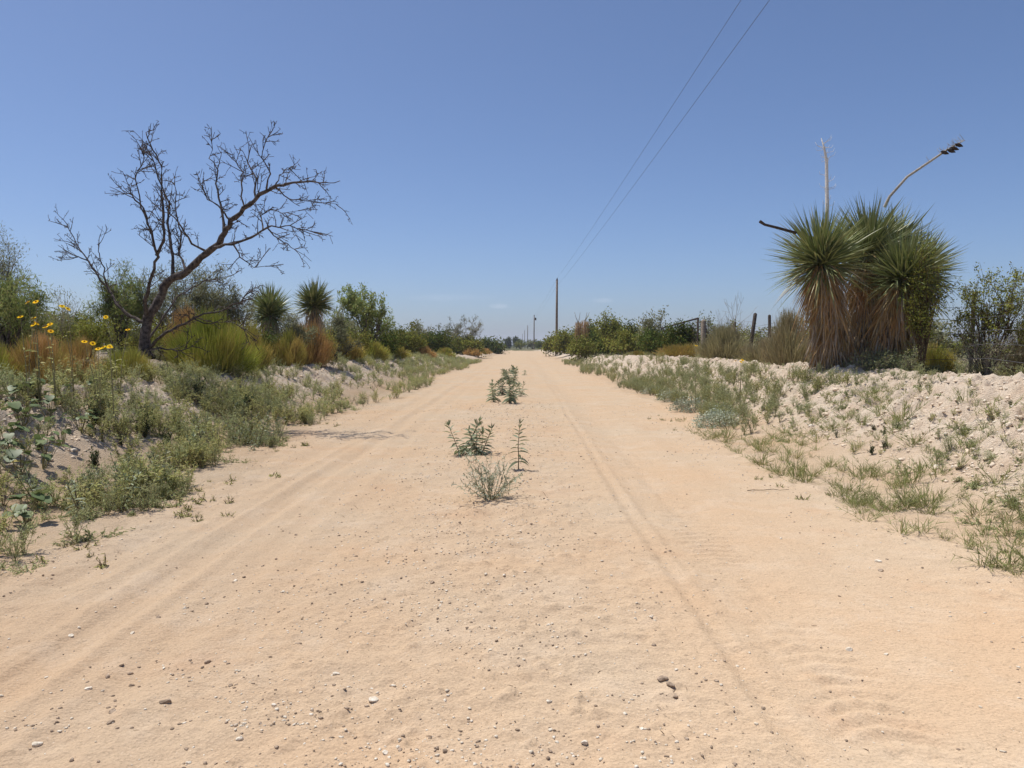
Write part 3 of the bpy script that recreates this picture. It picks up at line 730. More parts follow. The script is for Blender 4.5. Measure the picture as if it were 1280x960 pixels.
rb = [(765, 60, 56, 389, 'creo', 'tall olive creosote with clumped twig ends, left of the fence line', 3600), (742, 80, 44, 406, 'dkbush', 'dark green bush at the foot of the shaggy brown stalks', 3600),
      (788, 53, 34, 402, 'dkbush', 'dark olive bush right of the tall clumped creosote', 2600), (813, 46, 44, 388, 'mesq_g', 'pale feathery bush with thin branches behind the gate', 2400),
      (848, 36, 50, 402, 'dkbush', 'dense dark green rounded bush covering the gate', 5200), (818, 42, 40, 412, 'dkbush', 'dark green bush at the lower left of the gate', 4200),
      (762, 62, 60, 416, 'dkbush', 'low spreading dark bush before the tall clumped creosote', 4200), (715, 84, 60, 411, 'creo', 'olive bush around the foot of the nearest power pole', 4200),
      (694, 98, 40, 419, 'creo', 'olive bush left of the nearest power pole', 3000), (880, 40, 26, 392, 'mesq_g', 'thin pale bush top showing behind the gate post', 900),
      (727, 58, 34, 421, 'creo', 'small olive bush at the foot of the two shaggy brown stems', 2600), (735, 82, 50, 417, 'creo', 'wide olive bush right of the nearest power pole', 3200), (1010, 21, 60, 405, 'creo', 'olive bush against the left foot of the huge yucca', 2600),
      (790, 52, 70, 412, 'creo', 'olive bush farther back between creosote and gate', 3000), (860, 46, 90, 414, 'creo', 'olive scrub bush behind the gate', 3000), (945, 34, 90, 420, 'creo', 'low olive scrub bush behind the fence posts', 2600)]
for k, (p, Y, wp, tp, mm, lab, nl) in enumerate(rb):
    bush('green_bush', p, Y, wp, tp, mm, lab, GE, nleaf=nl, lsz=max(.03, Y*.0030), stems=10, rstem=.018, seed=50+k, clump=.0030*Y+.02 if mm != 'mesq_g' else .0035*Y+.03, lw=.5)
GC = 'creosote bushes at the huge yucca'
bush('creosote_bush', 1232, 14.2, 118, 330, 'creo', 'tall open creosote bush with dark stems and small olive leaves, right of the huge yucca', GC, nleaf=6500, lsz=.046, stems=24, rstem=.016, seed=80, clump=.035, lw=.5, kids=(3, 4, 4), tfilter=.2)
bush('creosote_bush', 1150, 14.0, 90, 290, 'creo', 'yellow-green creosote growing up through the right crown of the huge yucca', GC, nleaf=3000, lsz=.05, stems=14, rstem=.014, seed=81, clump=.04, lw=.5, tfilter=.1)
bush('creosote_bush', 1290, 13.6, 70, 345, 'creo', 'creosote bush cut by the right frame edge', GC, nleaf=2600, lsz=.042, stems=12, rstem=.014, seed=82, clump=.035, lw=.5)
bush('twiggy_bush', 1225, 14.0, 100, 400, 'weed', 'pale tangle of dry twigs under the tall open creosote', None, nleaf=1200, lsz=.03, stems=26, rstem=.009, seed=83, bark='twig', spread=1)
bush('twiggy_bush', 1105, 14.1, 120, 432, 'weed', 'low grey-green tangle at the foot of the huge yucca', None, nleaf=4200, lsz=.05, stems=30, rstem=.006, seed=84, bark='twig', lw=.3)
bush('bare_shrub', 910, 26, 64, 364, 'weed', 'leafless grey shrub with thin forked twigs left of the leaning fence post', None, nleaf=0, stems=7, lvl=2, rstem=.016, seed=85, bark='twig', wob=.1)
bush('bare_shrub', 975, 25, 26, 392, 'creo', 'small leafy shoots growing around the upright fence post', None, nleaf=420, lsz=.06, stems=4, lvl=1, rstem=.008, seed=86, bark='twig')
# two shaggy brown stalks
for k, (p, q0, q1, lab) in enumerate(((722.5, 402, 424, 'left and slimmer of two shaggy brown dead yucca stems'), (731, 400, 424, 'right and thicker of two shaggy brown dead yucca stems'))):
    Y = 62; X = px(p, Y); g = Z(X, Y, False); zt = CAMH+(432-q0)*Y/960-g; zt2 = CAMH+(432-392)*Y/960-g
    t = empty('dead_yucca', (X, Y, g)); tag(t, lab, 'dead yucca', 'dead yuccas behind the right bank')
    b = MB(); b.tube([(0, 0, 0), (0.02, 0, zt*.6), (-.02, 0, zt)], [.1, .09, .07], 6)
    for dx in (-.3, .15, .35)[k:k+2]: b.tube([(0, 0, zt-.1), (dx*.6, 0, zt+.3), (dx, .05, zt2+.1)], [.03, .02, .012], 4)
    b.build('trunk', M['greybark'], t)
    b = MB(); yucca_skirt(b, (0, 0, zt*.35), (0, 0, zt), .16+.07*k, .18+.07*k, 700, .42, .0, .3); b.build('dead_leaf_skirt', M['skirt'], t)

# scrub farther along both sides and in the distance: individuals copied from a few kinds
protos = []
for k, mm in enumerate(('creo', 'dkbush', 'mesq_g')):
    t = bush('scrub_bush', 652, 60, 60, 402, mm, 'x', None, nleaf=2200, lsz=.22, stems=9, rstem=.03, seed=90+k, clump=.16, lw=.5)
    protos.append(t)
spots = []
rr = random.Random(11)
for k in range(300):
    Y = 60*math.exp(rr.random()**.8*1.9) ; side = -1 if rr.random() < .5 else 1
    x = side*(7.5+abs(rr.gauss(0, 1))*Y*.16+rr.random()*4)
    spots.append((x+float(xc(np.array(Y))), Y, rr.uniform(.55, 1.15)*(1.25 if Y > 150 else 1)))
for k in range(70):
    Y = rr.uniform(24, 60); side = rr.choice((-1, 1)); spots.append((side*(9.5+rr.random()*Y*.55), Y, rr.uniform(.4, .7)))
for k in range(46): spots.append((rr.uniform(-8, 15), rr.uniform(203, 290), rr.uniform(.7, 1.05)))
for k in range(40): spots.append((-rr.uniform(7, 34), rr.uniform(130, 215), rr.uniform(.7, 1.0)))
for x in np.linspace(-16, 14, 26): spots.append((x*1.3+rr.gauss(0, .6), 300+rr.uniform(-25, 25), rr.uniform(.8, 1.3)))
spots = [q for q in spots if abs(q[0]/q[1]*960+12) < 680]
spots.sort(key=lambda q: -q[2]/q[1]); spots = spots[:295]
sd = ('olive-green scrub bush', 'dark green scrub bush', 'grey-green feathery scrub bush')
first = [True]*3
protoh = 1.9
for k, (x, Y, s) in enumerate(spots):
    j = rr.randrange(3)
    if Y < 250 and abs(x-float(xc(np.array(Y)))) < 5.5: continue
    o = protos[j] if first[j] else copy_tree(protos[j]); first[j] = False
    o.location = (x, Y, Z(x, Y, False)-.05); o.rotation_euler = (0, 0, rr.uniform(0, 6.28)); o.scale = (s, s, s*rr.uniform(.62, .85))
    zone = 'left' if x < 0 else 'right'
    tag(o, f'{sd[j]} in the distant scrub {"left" if x < 0 else "right"} of the road, one of many alike', 'bush', f'{sd[j]}es in the distant scrub {zone} of the road')
# two distant trees
for k, (p, lab) in enumerate(((635, 'left of the two small dark rounded trees on the horizon past the bend'), (645.5, 'right of the two small dark rounded trees on the horizon past the bend'))):
    bush('distant_tree', p, 330, 9.0, 421.5, 'dkbush', lab, 'distant trees past the bend', nleaf=2500, lsz=.5, stems=9, rstem=.12, seed=200+k, clump=.35, cat='tree', lw=.6, bark='bark')

# ---------------------------------------------------------------- fence, gate
def post(p, Y, topq, r, lean, m_, label, square=False):
    X = px(p, Y); g = Z(X, Y, False); zt = CAMH+(432-topq)*Y/960-g
    b = MB()
    if square: b.tube([(0, 0, -.2), (0, 0, zt-.01), (0, 0, zt)], [r, r, r*.95], 4)
    else: b.tube([(-lean*.1, 0, -.2), (0, 0, 0), (lean*.5, 0, zt*.5), (lean*.97, 0, zt-.03), (lean, 0, zt)], [r*1.1, r*1.05, r, r*.95, r*.7], 9)
    o = b.build('fence_post', m_, None, not square, (X, Y, g)); tag(o, label, 'fence post', 'fence posts behind the right bank'); return (X, Y, g, zt)
post(934, 26, 392, .065, .22, M['post'], 'dark weathered fence post leaning to the right')
post(961, 24.5, 394, .05, -.04, M['post'], 'slim upright fence post wrapped in leafy shoots')
post(878, 34, 401, .115, 0, M['postpale'], 'thick squared pale fence post beside the gate', True)
for (p, Y, q, lab) in ((916, 29, 402, 'short fence post hidden in the grey broom bush left of the leaning one'), (1209, 16.6, 366, 'fence post half hidden in the tall open creosote bush')):
    post(p, Y, q, .045, .03, M['post'], lab)
for k, hz in enumerate((.35, .6, .85, 1.1, 1.3)):
    pts = []
    for Y in np.linspace(34, 10, 25):
        X = 8.05+.02*(Y-24); pts.append((X, Y, Z(X, Y, False)+hz-.03*math.sin(Y*1.3+k)))
    b = MB(); b.tube(pts, .004, 3); o = b.build('fence_wire', M['wire'])
    tag(o, ['lowest', 'second lowest', 'middle', 'second highest', 'highest'][k]+' of the five strands of thin fence wire', 'fence wire', 'fence wires behind the right bank')
def gate():
    A = np.array([px(871, 34.5), 34.5, 0]); B = np.array([px(826, 44.), 44., 0]); A[2] = Z(A[0], A[1], False); B[2] = Z(B[0], B[1], False)
    t = empty('metal_gate', tuple(A)); tag(t, 'dark metal mesh gate slanting away behind the dense dark green bush', 'gate', None)
    zt = CAMH+(432-398)*34.5/960-A[2]; zb = CAMH+(432-410.5)*44./960-B[2]
    P = lambda u, v: tuple((B-A)*u+np.array([0, 0, .1+(zt-.1)*v+((zb-zt)*v)*u]))
    b = MB()
    for u in (0, .33, .66, 1): b.tube([P(u, 0), P(u, 1)], .045 if u in (0, 1) else .03, 6)
    for v in (0, 1): b.tube([P(0, v), P(1, v)], .04, 6)
    b.build('gate_frame', M['metal'], t)
    b = MB()
    for v in np.linspace(.1, .9, 9): b.tube([P(0, v), P(1, v)], .006, 3)
    for u in np.linspace(.02, .98, 50): b.tube([P(u, 0), P(u, 1)], .005, 3)
    b.build('wire_mesh', M['metal'], t)
gate()

# ---------------------------------------------------------------- weed models (made once, then copied)
def lance_plant(nst, h, seed, leaf=.105, mleaf='lance', name='x'):
    rng = random.Random(seed); t = empty(name, (0, 0, 0)); st = MB(); lf = MB()
    for s_ in range(nst):
        a = rng.uniform(0, 6.3); sp = 0 if nst == 1 else rng.uniform(.15, .75)
        L = h*rng.uniform(.75, 1.0); P, d = curve_path((rng.gauss(0, .012), rng.gauss(0, .012), -.03), (math.cos(a)*sp, math.sin(a)*sp, 1), L+.03, 8, .05, .03, rng)
        st.tube([tuple(q) for q in P], np.linspace(.0065, .0025, 9), 5)
        nn = int(L/.042); ph = rng.uniform(0, 6)
        for i in range(nn):
            f = (.22+.76*i/nn)*8; k = min(int(f), 7); p = P[k].lerp(P[k+1], f-k); u = i/nn
            for q in (0, 1):
                aa = ph+i*2.0+q*math.pi+rng.gauss(0, .25); up = .15+.9*u**2
                dd = np.array([[math.cos(aa), math.sin(aa), up]]); ln = leaf*1.75*(1-.4*u)*rng.uniform(.75, 1.1)
                sd_ = np.array([[-math.sin(aa), math.cos(aa), rng.choice((-1, 1))*rng.uniform(.5, 1.4)]])
                lf.blades(np.array([tuple(p)]), dd, ln, ln*.155, .6*(1-u*.7), 4, shape=[.35, .9, 1, .6, 0], side=sd_)
        # top tuft
        k = 8; lf.blades(np.repeat([tuple(P[-1])], k, 0), rs.normal(0, .5, (k, 3))+np.array([0, 0, .9]), leaf*.8, leaf*.17, .1, 3, shape=[.4, 1, .7, 0])
    st.build('stem', M['dkstem'], t); lf.build('leaves', M[mleaf], t)
    return t
def fine_plant(nst, h, w_, seed, nleaf=260, leaf=.035, lw=.22, mleaf='weed', mstem='stem', lvl=1, name='x', hang=0., whole=True):
    rng = random.Random(seed); paths, tips = [], []
    for s_ in range(nst):
        a = rng.uniform(0, 6.3); e = rng.random()**.6
        d = Vector((math.cos(a)*e*w_, math.sin(a)*e*w_, h*(1-.35*e*e)))
        grow(paths, tips, (rng.gauss(0, .01), rng.gauss(0, .01), -.02), d, d.length*rng.uniform(.8, 1), .0038, lvl, dict(seg=5, wob=.13, up=.04, kids=[4, 4], ang=(.35, .8), len=(.35, .6), rmin=.0014, taper=.45, t0=.2), rng)
    st = MB(); 
    for P, r, l in paths: st.tube([tuple(q) for q in P], np.array(r), 3)
    allp = [(q, (P[min(i+1, len(P)-1)]-P[i-1]).normalized()) for P, r, l in paths for i, q in enumerate(P) if i > 0]
    TP = np.array([tuple(q) for q, d in allp]); TD = np.array([tuple(d) for q, d in allp])
    idx = rs.randint(0, len(TP), nleaf); lf = MB()
    P = TP[idx]-TD[idx]*rs.uniform(0, .04, nleaf)[:, None]
    D = TD[idx]*.6+rs.normal(0, .65, (nleaf, 3))
    lf.blades(P, D, leaf*rs.uniform(.6, 1.3, nleaf), leaf*lw*rs.uniform(.7, 1.2, nleaf), .2+hang, 3, shape=[.4, 1, .75, 0], dry=np.clip(rs.rand(nleaf)**6, 0, 1))
    return join2(name, st, M[mstem], lf, M[mleaf])
def join2(name, a, ma, b, mb_):
    """small plants: one mesh, two materials"""
    c = MB(); c.V = list(a.V)+list(b.V); off = a.n; c.F = list(a.F)+[f+off for f in b.F]; c.A = a.A+b.A; c.D = a.D+b.D; c.n = a.n+b.n
    o = c.build(name, ma); o.data.materials.append(mb_)
    na = sum(len(f) for f in a.F); ix = np.zeros(len(o.data.polygons), np.int32); ix[na:] = 1
    o.data.polygons.foreach_set('material_index', ix); return o
def grass_tuft(n, h, w_, seed, mleaf='grass', name='grass_tuft', up=.7, wd=.006):
    rs.seed(seed); b = MB(); a = rs.uniform(0, 6.3, n); e = rs.rand(n)
    D = np.stack([np.cos(a)*e, np.sin(a)*e, up*np.ones(n)+rs.rand(n)*.5], 1)
    P = np.stack([np.cos(a)*.02, np.sin(a)*.02, -.015*np.ones(n)], 1)+rs.normal(0, w_*.10, (n, 3))*np.array([1, 1, 0])
    b.blades(P, D, h*rs.uniform(.45, 1.1, n), wd*rs.uniform(.7, 1.3, n), rs.uniform(.05, .5, n), 4, shape=[.7, 1, .85, .5, 0], dry=np.where(rs.rand(n) < .15, .9, rs.rand(n)*.2))
    # branching culms with side blades
    k = max(4, n//5); a = rs.uniform(0, 6.3, k)
    for i in range(k):
        d = np.array([math.cos(a[i])*1.0, math.sin(a[i])*1.0, .5+rs.rand()*.7]); d /= np.linalg.norm(d); L = h*rs.uniform(.7, 1.25)
        pts = [np.array([0, 0, -.01])+d*L*t_+np.array([0, 0, -.12*L*t_*t_]) for t_ in (0, .4, .75, 1)]
        b.tube(pts, [.0028, .0022, .0018, .001], 3, rnd=.8, dry=.4)
        for q in pts[1:]:
            m_ = 4; b.blades(np.repeat([q], m_, 0), d+rs.normal(0, .55, (m_, 3))+np.array([0, 0, .3]), h*.38*rs.uniform(.6, 1.2, m_), wd*.8, .2, 3)
    return b.build(name, M[mleaf])
def broadleaf_plant(nl, h, seed, size=.10, name='broadleaf_plant'):
    rng = random.Random(seed); st = MB(); lf = MB()
    for s_ in range(nl):
        a = rng.uniform(0, 6.3); e = rng.uniform(.15, .9)
        P, d = curve_path((0, 0, -.02), (math.cos(a)*e, math.sin(a)*e, 1.1), h*rng.uniform(.45, 1), 5, .12, -.02, rng)
        st.tube([tuple(q) for q in P], np.linspace(.005, .0025, 6), 4)
        sz = size*rng.uniform(.65, 1.15); o = np.array(P[-1]); dirv = np.array([math.cos(a), math.sin(a), rng.uniform(-.75, .15)]); dirv /= np.linalg.norm(dirv)
        side = np.cross(dirv, [0, 0, 1.]); side /= np.linalg.norm(side); up = np.cross(side, dirv)
        # heart-shaped, folded along the midrib, margins wavy
        prof = [(-.12, .22), (-.08, .42), (.12, .55), (.38, .50), (.62, .34), (.84, .15)]
        V = [o, o+dirv*sz*1.08-up*sz*.18]; cen = [o+dirv*sz*t_-up*sz*.12*t_*t_ for t_, _ in prof]
        Lft = [c+side*sz*w_+up*sz*(.12*w_+rng.gauss(0, .03)) for c, (_, w_) in zip(cen, prof)]; Rgt = [c-side*sz*w_+up*sz*(.12*w_+rng.gauss(0, .03)) for c, (_, w_) in zip(cen, prof)]
        cen[0] = o; cen[1] = o+dirv*sz*.03
        V = V[:2]+cen+Lft+Rgt; n = len(prof); F = []
        for i in range(n-1):
            F.append([2+i, 2+i+1, 2+n+i+1, 2+n+i]); F.append([2+i+1, 2+i, 2+2*n+i, 2+2*n+i+1])
        F.append([2+n-1, 1, 2+2*n-1, 2+2*n-1]); F.append([2+n-1, 2+n+n-1, 1, 1])
        lf.add(V, F, rng.random(), .8 if rng.random() < .04 else rng.random()*.1)
    return join2(name, st, M['stem'], lf, M['big'])
def silver_shrub(w_, h, n, seed, name='silver_shrub', leaf=.035):
    rs.seed(seed); t = empty(name, (0, 0, 0)); st = MB(); lf = MB(); k = 34
    d = sphdirs(k, .0, 1)
    for i in range(k): st.tube([(0, 0, -.02), tuple(d[i]*np.array([w_, w_*.8, h])*.5), tuple(d[i]*np.array([w_, w_*.8, h])*.92)], [.005, .004, .002], 3)
    dd = sphdirs(n, -.05, 1); r = rs.uniform(.45, 1, n)**.5*(1+.22*np.sin(dd[:, 0]*7+1)*np.cos(dd[:, 1]*6)+.12*rs.normal(0, 1, n))
    P = dd*np.array([w_, w_*.8, h])*r[:, None]; P[:, 2] = np.maximum(P[:, 2], .005)
    lf.blades(P, dd*.6+rs.normal(0, .6, (n, 3))+np.array([0, 0, .2]), leaf*rs.uniform(.6, 1.2, n), leaf*.5, .1, 3, shape=[.5, 1, .8, 0])
    st.build('stems', M['twig'], t); lf.build('leaves', M['silver'], t); return t
def place(o, x, y, s=1., rz=None, sink=0., sz=None):
    o.location = (x, y, Z(x, y)-sink); o.rotation_euler = (rr.gauss(0, .06), rr.gauss(0, .06), rr.uniform(0, 6.28) if rz is None else rz); o.scale = (s, s, sz or s)

# centre-line plants
def centre(p, q, mk, label, name, s=1., group='weeds growing in the middle of the road', rz=None):
    Y = CAMH*960/(q-432); o = mk; o.name = name; place(o, px(p, Y), Y, s, rz, .01); o.rotation_euler[0] = o.rotation_euler[1] = 0
    tag(o, label, 'weed', group); return o
centre(649, 594, lance_plant(1, .52, 1, .10), 'single upright stalk with arching narrow leaves, standing right of the grey branchy weed', 'lance_leaf_weed')
centre(576, 572, lance_plant(4, .54, 2, .11), 'left half of the bushy leafy pair in the road middle, taller stems', 'lance_leaf_weed')
centre(599, 573, lance_plant(5, .42, 3, .10), 'right half of the bushy leafy pair in the road middle, shorter stems', 'lance_leaf_weed')
centre(637, 507, lance_plant(5, .62, 4, .13), 'tallest leafy weed of the farther clump in the road middle', 'lance_leaf_weed')
centre(617, 504, lance_plant(4, .5, 5, .12), 'left leafy weed of the farther clump in the road middle', 'lance_leaf_weed')
centre(640, 482, lance_plant(5, .55, 6, .14), 'leafy weed right behind the tallest one of the farther clump', 'lance_leaf_weed')
centre(628, 496, lance_plant(4, .45, 7, .14), 'short leafy weed between the left and the tallest of the farther clump', 'lance_leaf_weed')
centre(641, 468, lance_plant(4, .42, 8, .18), 'farthest leafy weed in the road middle', 'lance_leaf_weed')
centre(650, 498, lance_plant(3, .40, 16, .12), 'right leafy weed of the farther clump in the road middle', 'lance_leaf_weed')
centre(633, 476, lance_plant(6, .45, 17, .15), 'leafy weed behind the farther clump, left of the farthest weed', 'lance_leaf_weed')
centre(655, 470, lance_plant(2, .22, 9, .12), 'tiny low weed right of the farthest leafy weed', 'lance_leaf_weed')
centre(612, 632, fine_plant(18, .36, .33, 12, 1100, .040, .2, 'silver', 'stem', name='x'), 'grey-green branchy weed spreading over the sand, nearest in the road middle', 'branchy_weed')

def foot_litter(n, spots_, label):
    P = np.array([(x+rr.gauss(0, s_), y+rr.gauss(0, s_*1.3)) for x, y, s_ in spots_ for _ in range(n)]); z = H(P[:, 0], P[:, 1]); b = MB()
    D = rs.normal(0, 1, (len(P), 3)); D[:, 2] = np.abs(D[:, 2])*.2
    b.blades(np.stack([P[:, 0], P[:, 1], z+.003], 1), D, rs.uniform(.015, .07, len(P)), rs.uniform(.002, .006, len(P)), .15, 2, shape=[.6, 1, 0]); o = b.build('dead_leaf_litter', M['litter']); tag(o, label, 'litter', kind='stuff')
foot_litter(75, [(px(p, CAMH*960/(q-432)), CAMH*960/(q-432), s_) for p, q, s_ in ((649, 594, .07), (585, 573, .16), (612, 634, .17), (630, 506, .25), (690, 560, .3), (540, 640, .35), (650, 650, .3))], 'fallen dry leaves under the plants in the road middle')
# kinds for the verges, and where they grow
kinds = {}
kinds['grey'] = [fine_plant(7+k, .36+.03*k, .17, 30+k, 560, .034, .24, 'weed', 'stem', name='grey_weed') for k in range(5)]
kinds['olive'] = [fine_plant(6+k, .40, .18, 40+k, 460, .046, .22, 'weed2', 'dkstem', name='olive_weed') for k in range(4)]
kinds['low'] = [fine_plant(12, .10, .22, 50+k, 340, .032, .34, 'weed', 'stem', name='creeping_weed') for k in range(3)]
kinds['grass'] = [grass_tuft(15+4*k, .24+.03*k, .26, 60+k, up=.5) for k in range(5)]
kinds['tiny'] = [fine_plant(4, .07, .06, 70+k, 60, .024, .3, 'weed2', 'dkstem', name='seedling') for k in range(3)]
kinds['broad'] = [broadleaf_plant(10+3*k, .40, 80+k, .108) for k in range(3)]
kinds['lance'] = [lance_plant(3, .42, 90+k, .08, name='lance_leaf_weed') for k in range(3)]
kinds['dark'] = [fine_plant(9, .34, .14, 95+k, 420, .045, .42, 'bigdark', 'dkstem', name='dark_weed') for k in range(2)]
kinds['dead'] = [fine_plant(6, .34, .15, 110+k, 90, .03, .2, 'sage', 'twig', name='dry_weed') for k in range(2)]
used = {}
SILV = ((3.55, 13.6, .7), (3.6, 16.2, .75))
def put(kind, x, y, s, label, cat, group, sink=.01):
    if any(abs(x-a) < c and -1.6 < y-b < c*.6 for a, b, c in SILV): s *= .4
    ks = kinds[kind]; i = rr.randrange(len(ks)); src = ks[i]
    key = (kind, i)
    if key in used: o = copy_tree(src)
    else: o = src; used[key] = 1
    place(o, x, y, s, None, sink, s*rr.uniform(.85, 1.15)); tag(o, label, cat, group); return o
rs.seed(99)
def vis(x, y): return abs((x*960/y)+12) < 655+60/y*10
def dens(n, fx, lo, hi, power=1.0, clump_=.5):
    """n spots, nearest first, inside the picture"""
    out_ = []; tries = 0
    while len(out_) < n and tries < n*60:
        tries += 1; Y = lo+(hi-lo)*rr.random()**power; x = fx(Y)
        if x is None or not vis(x, Y): continue
        if clump_ and float(fbm(np.array([x]), np.array([Y]), 1.1, 2, 123)[0]) < clump_*rr.random()-.06: continue
        out_.append((x, Y))
    return out_
# left verge
L1 = 'one of many alike grey-green small-leaved weeds crowding the left verge'
for x, Y in dens(120, lambda Y: float(edgeL(np.array(Y)))-.1-abs(rr.gauss(0, .75)), 4.0, 14.5): put('grey', x, Y, rr.uniform(.4, .95)*(1 if x < float(edgeL(np.array(Y)))-.5 else .8), L1, 'weed', 'grey-green weeds crowding the left verge')
L2 = 'one of many alike taller olive weeds with dark stems on the left verge'
for x, Y in dens(78, lambda Y: float(edgeL(np.array(Y)))-.25-rr.random()*1.9, 4.4, 14): put('olive', x, Y, rr.uniform(.5, 1.05), L2, 'weed', 'olive weeds with dark stems on the left verge')
for x, Y in dens(70, lambda Y: float(edgeL(np.array(Y)))-.05-rr.random()*.9, 4.2, 13): put('low', x, Y, rr.uniform(.5, 1.), 'one of many alike flat weeds creeping at the left road edge', 'weed', 'flat creeping weeds at the left road edge')
for x, Y in dens(50, lambda Y: float(edgeL(np.array(Y)))+rr.gauss(.1, .35), 4.2, 14): put('tiny', x, Y, rr.uniform(.6, 1.5), 'one of many alike tiny seedlings on bare sand at the left road edge', 'seedling', 'tiny seedlings at the left road edge')
for x, Y in dens(100, lambda Y: -4.6-rr.random()*1.9, 6, 16): put('olive' if rr.random() < .65 else 'grey', x, Y, rr.uniform(.5, .95), 'one of many alike weeds scattered over the left bank below the bushes', 'weed', 'weeds scattered over the left bank')
bl = [(24, 662, .9), (14, 600, 1.1), (45, 590, .9), (70, 560, .9), (20, 545, 1.), (95, 545, .8), (55, 525, .85), (30, 505, .8), (100, 500, .85), (5, 570, .9), (12, 520, .9)]
bnames = ['nearest broad-leaved plant with heart-shaped leaves at the left frame edge'] + ['one of a patch of broad-leaved plants with heart-shaped leaves at the left edge']*10
for k, (p, q, s) in enumerate(bl):
    # bank rises there: march the ray
    Y = 3.0
    while Y < 14:
        x = px(p, Y)
        if CAMH-(q-432)/960*Y <= Z(x, Y, False): break
        Y += .05
    put('broad', x, Y, s, bnames[k], 'plant', 'broad-leaved plants at the left edge' if k else 'nearest broad-leaved plant')
for x, Y in dens(9, lambda Y: -4.6-rr.random()*1.2, 6.5, 13): put('dark', x, Y, rr.uniform(.7, 1.1), 'one of a few alike dark green upright weeds on the left bank face', 'weed', 'dark upright weeds on the left bank face')
for x, Y in dens(66, lambda Y: -4.0-rr.random()*2.2, 4.9, 10, 1.0, 0): put(rr.choice(('olive', 'grey', 'low', 'dead', 'dark')), x, Y, rr.uniform(.4, .8), 'one of many alike weeds on the near slope of the left bank', 'weed', 'weeds on the near slope of the left bank')
for x, Y in dens(26, lambda Y: float(edgeL(np.array(Y)))-.3-rr.random()*2.2, 5, 15): put('dead', x, Y, rr.uniform(.5, 1.0), 'one of several alike dry tan weeds among the green ones on the left verge', 'weed', 'dry weeds on the left verge')
for x, Y in dens(24, lambda Y: float(edgeL(np.array(Y)))-.2-rr.random()*1.6, 4.6, 12): put('grass', x, Y, rr.uniform(.5, .9), 'one of several alike thin grass tufts on the left verge', 'grass tuft', 'grass tufts on the left verge')
for x, Y in dens(34, lambda Y: float(edgeL(np.array(Y)))-.15-rr.random()*1.0, 4.5, 13): put('lance', x, Y, rr.uniform(.45, 1.0), 'one of many alike upright weeds with long arching leaves on the left verge', 'weed', 'upright long-leaved weeds on the left verge')
# right verge
def rx(Y): return float(edgeR(np.array(Y)))
for x, Y in dens(130, lambda Y: rx(Y)-.25+2.6*rr.random()**1.2, 4.1, 11.5, 1.0, 0)+dens(125, lambda Y: rx(Y)-.25+2.4*rr.random()**1.3, 4.1, 12.5, 1.0, .10 if rr.random() < .4 else 0): put('grass', x, Y, rr.uniform(.35, .95), 'one of many alike green grass tufts on the sandy right verge', 'grass tuft', 'grass tufts on the right verge')
for x, Y in dens(60, lambda Y: rx(Y)+.3+rr.random()*2.2, 5.5, 14): put('low', x, Y, rr.uniform(.4, .9), 'one of many alike flat grey-green weeds on the right verge', 'weed', 'flat weeds on the right verge')
for x, Y in dens(88, lambda Y: 4.2+rr.random()*2.3, 7, 13): put('grey', x, Y, rr.uniform(.2, .48), 'one of many alike small grey-green weeds on the pale right bank', 'weed', 'small weeds on the right bank')
for x, Y in dens(34, lambda Y: rx(Y)+rr.gauss(-.15, .3), 4.5, 16): put('tiny', x, Y, rr.uniform(.6, 1.3), 'one of many alike tiny seedlings on bare sand at the right road edge', 'seedling', 'tiny seedlings at the right road edge')
put('grass', 4.75, 9.6, 1.3, 'upright dark green weed standing alone midway up the right bank', 'weed', None); 
# single grass tuft at the yucca foot
Yg = 14.2; put('grass', px(1006, Yg), Yg, 1.3, 'bright grass tuft at the left foot of the huge yucca', 'grass tuft', None)
# silvery low shrubs
ss = [(897, 533, .47, .27, 2200, 'nearest rounded silver-leaved shrub at the foot of the right bank'), (866, 514, .50, .27, 2000, 'second silver-leaved shrub, just behind and left of the nearest'),
      (905, 519, .30, .2, 900, 'small silver-leaved shrub right behind the nearest one'), (842, 500, .5, .24, 1400, 'silver-leaved shrub farther back at the right road edge'),
      (905, 497, .22, .22, 600, 'small silver-leaved shrub halfway up the right bank'), (815, 492, .4, .2, 900, 'low silvery shrub beyond the others, by the farther right verge')]
for k, (p, q, w_, h, n, lab) in enumerate(ss):
    o = silver_shrub(w_, h, n, 100+k); Y = 3.
    while Y < 40:
        x = px(p, Y)
        if CAMH-(q-432)/960*Y <= Z(x, Y, False): break
        Y += .05
    place(o, x, Y, 1.); tag(o, lab, 'shrub', 'silver-leaved shrubs on the right')
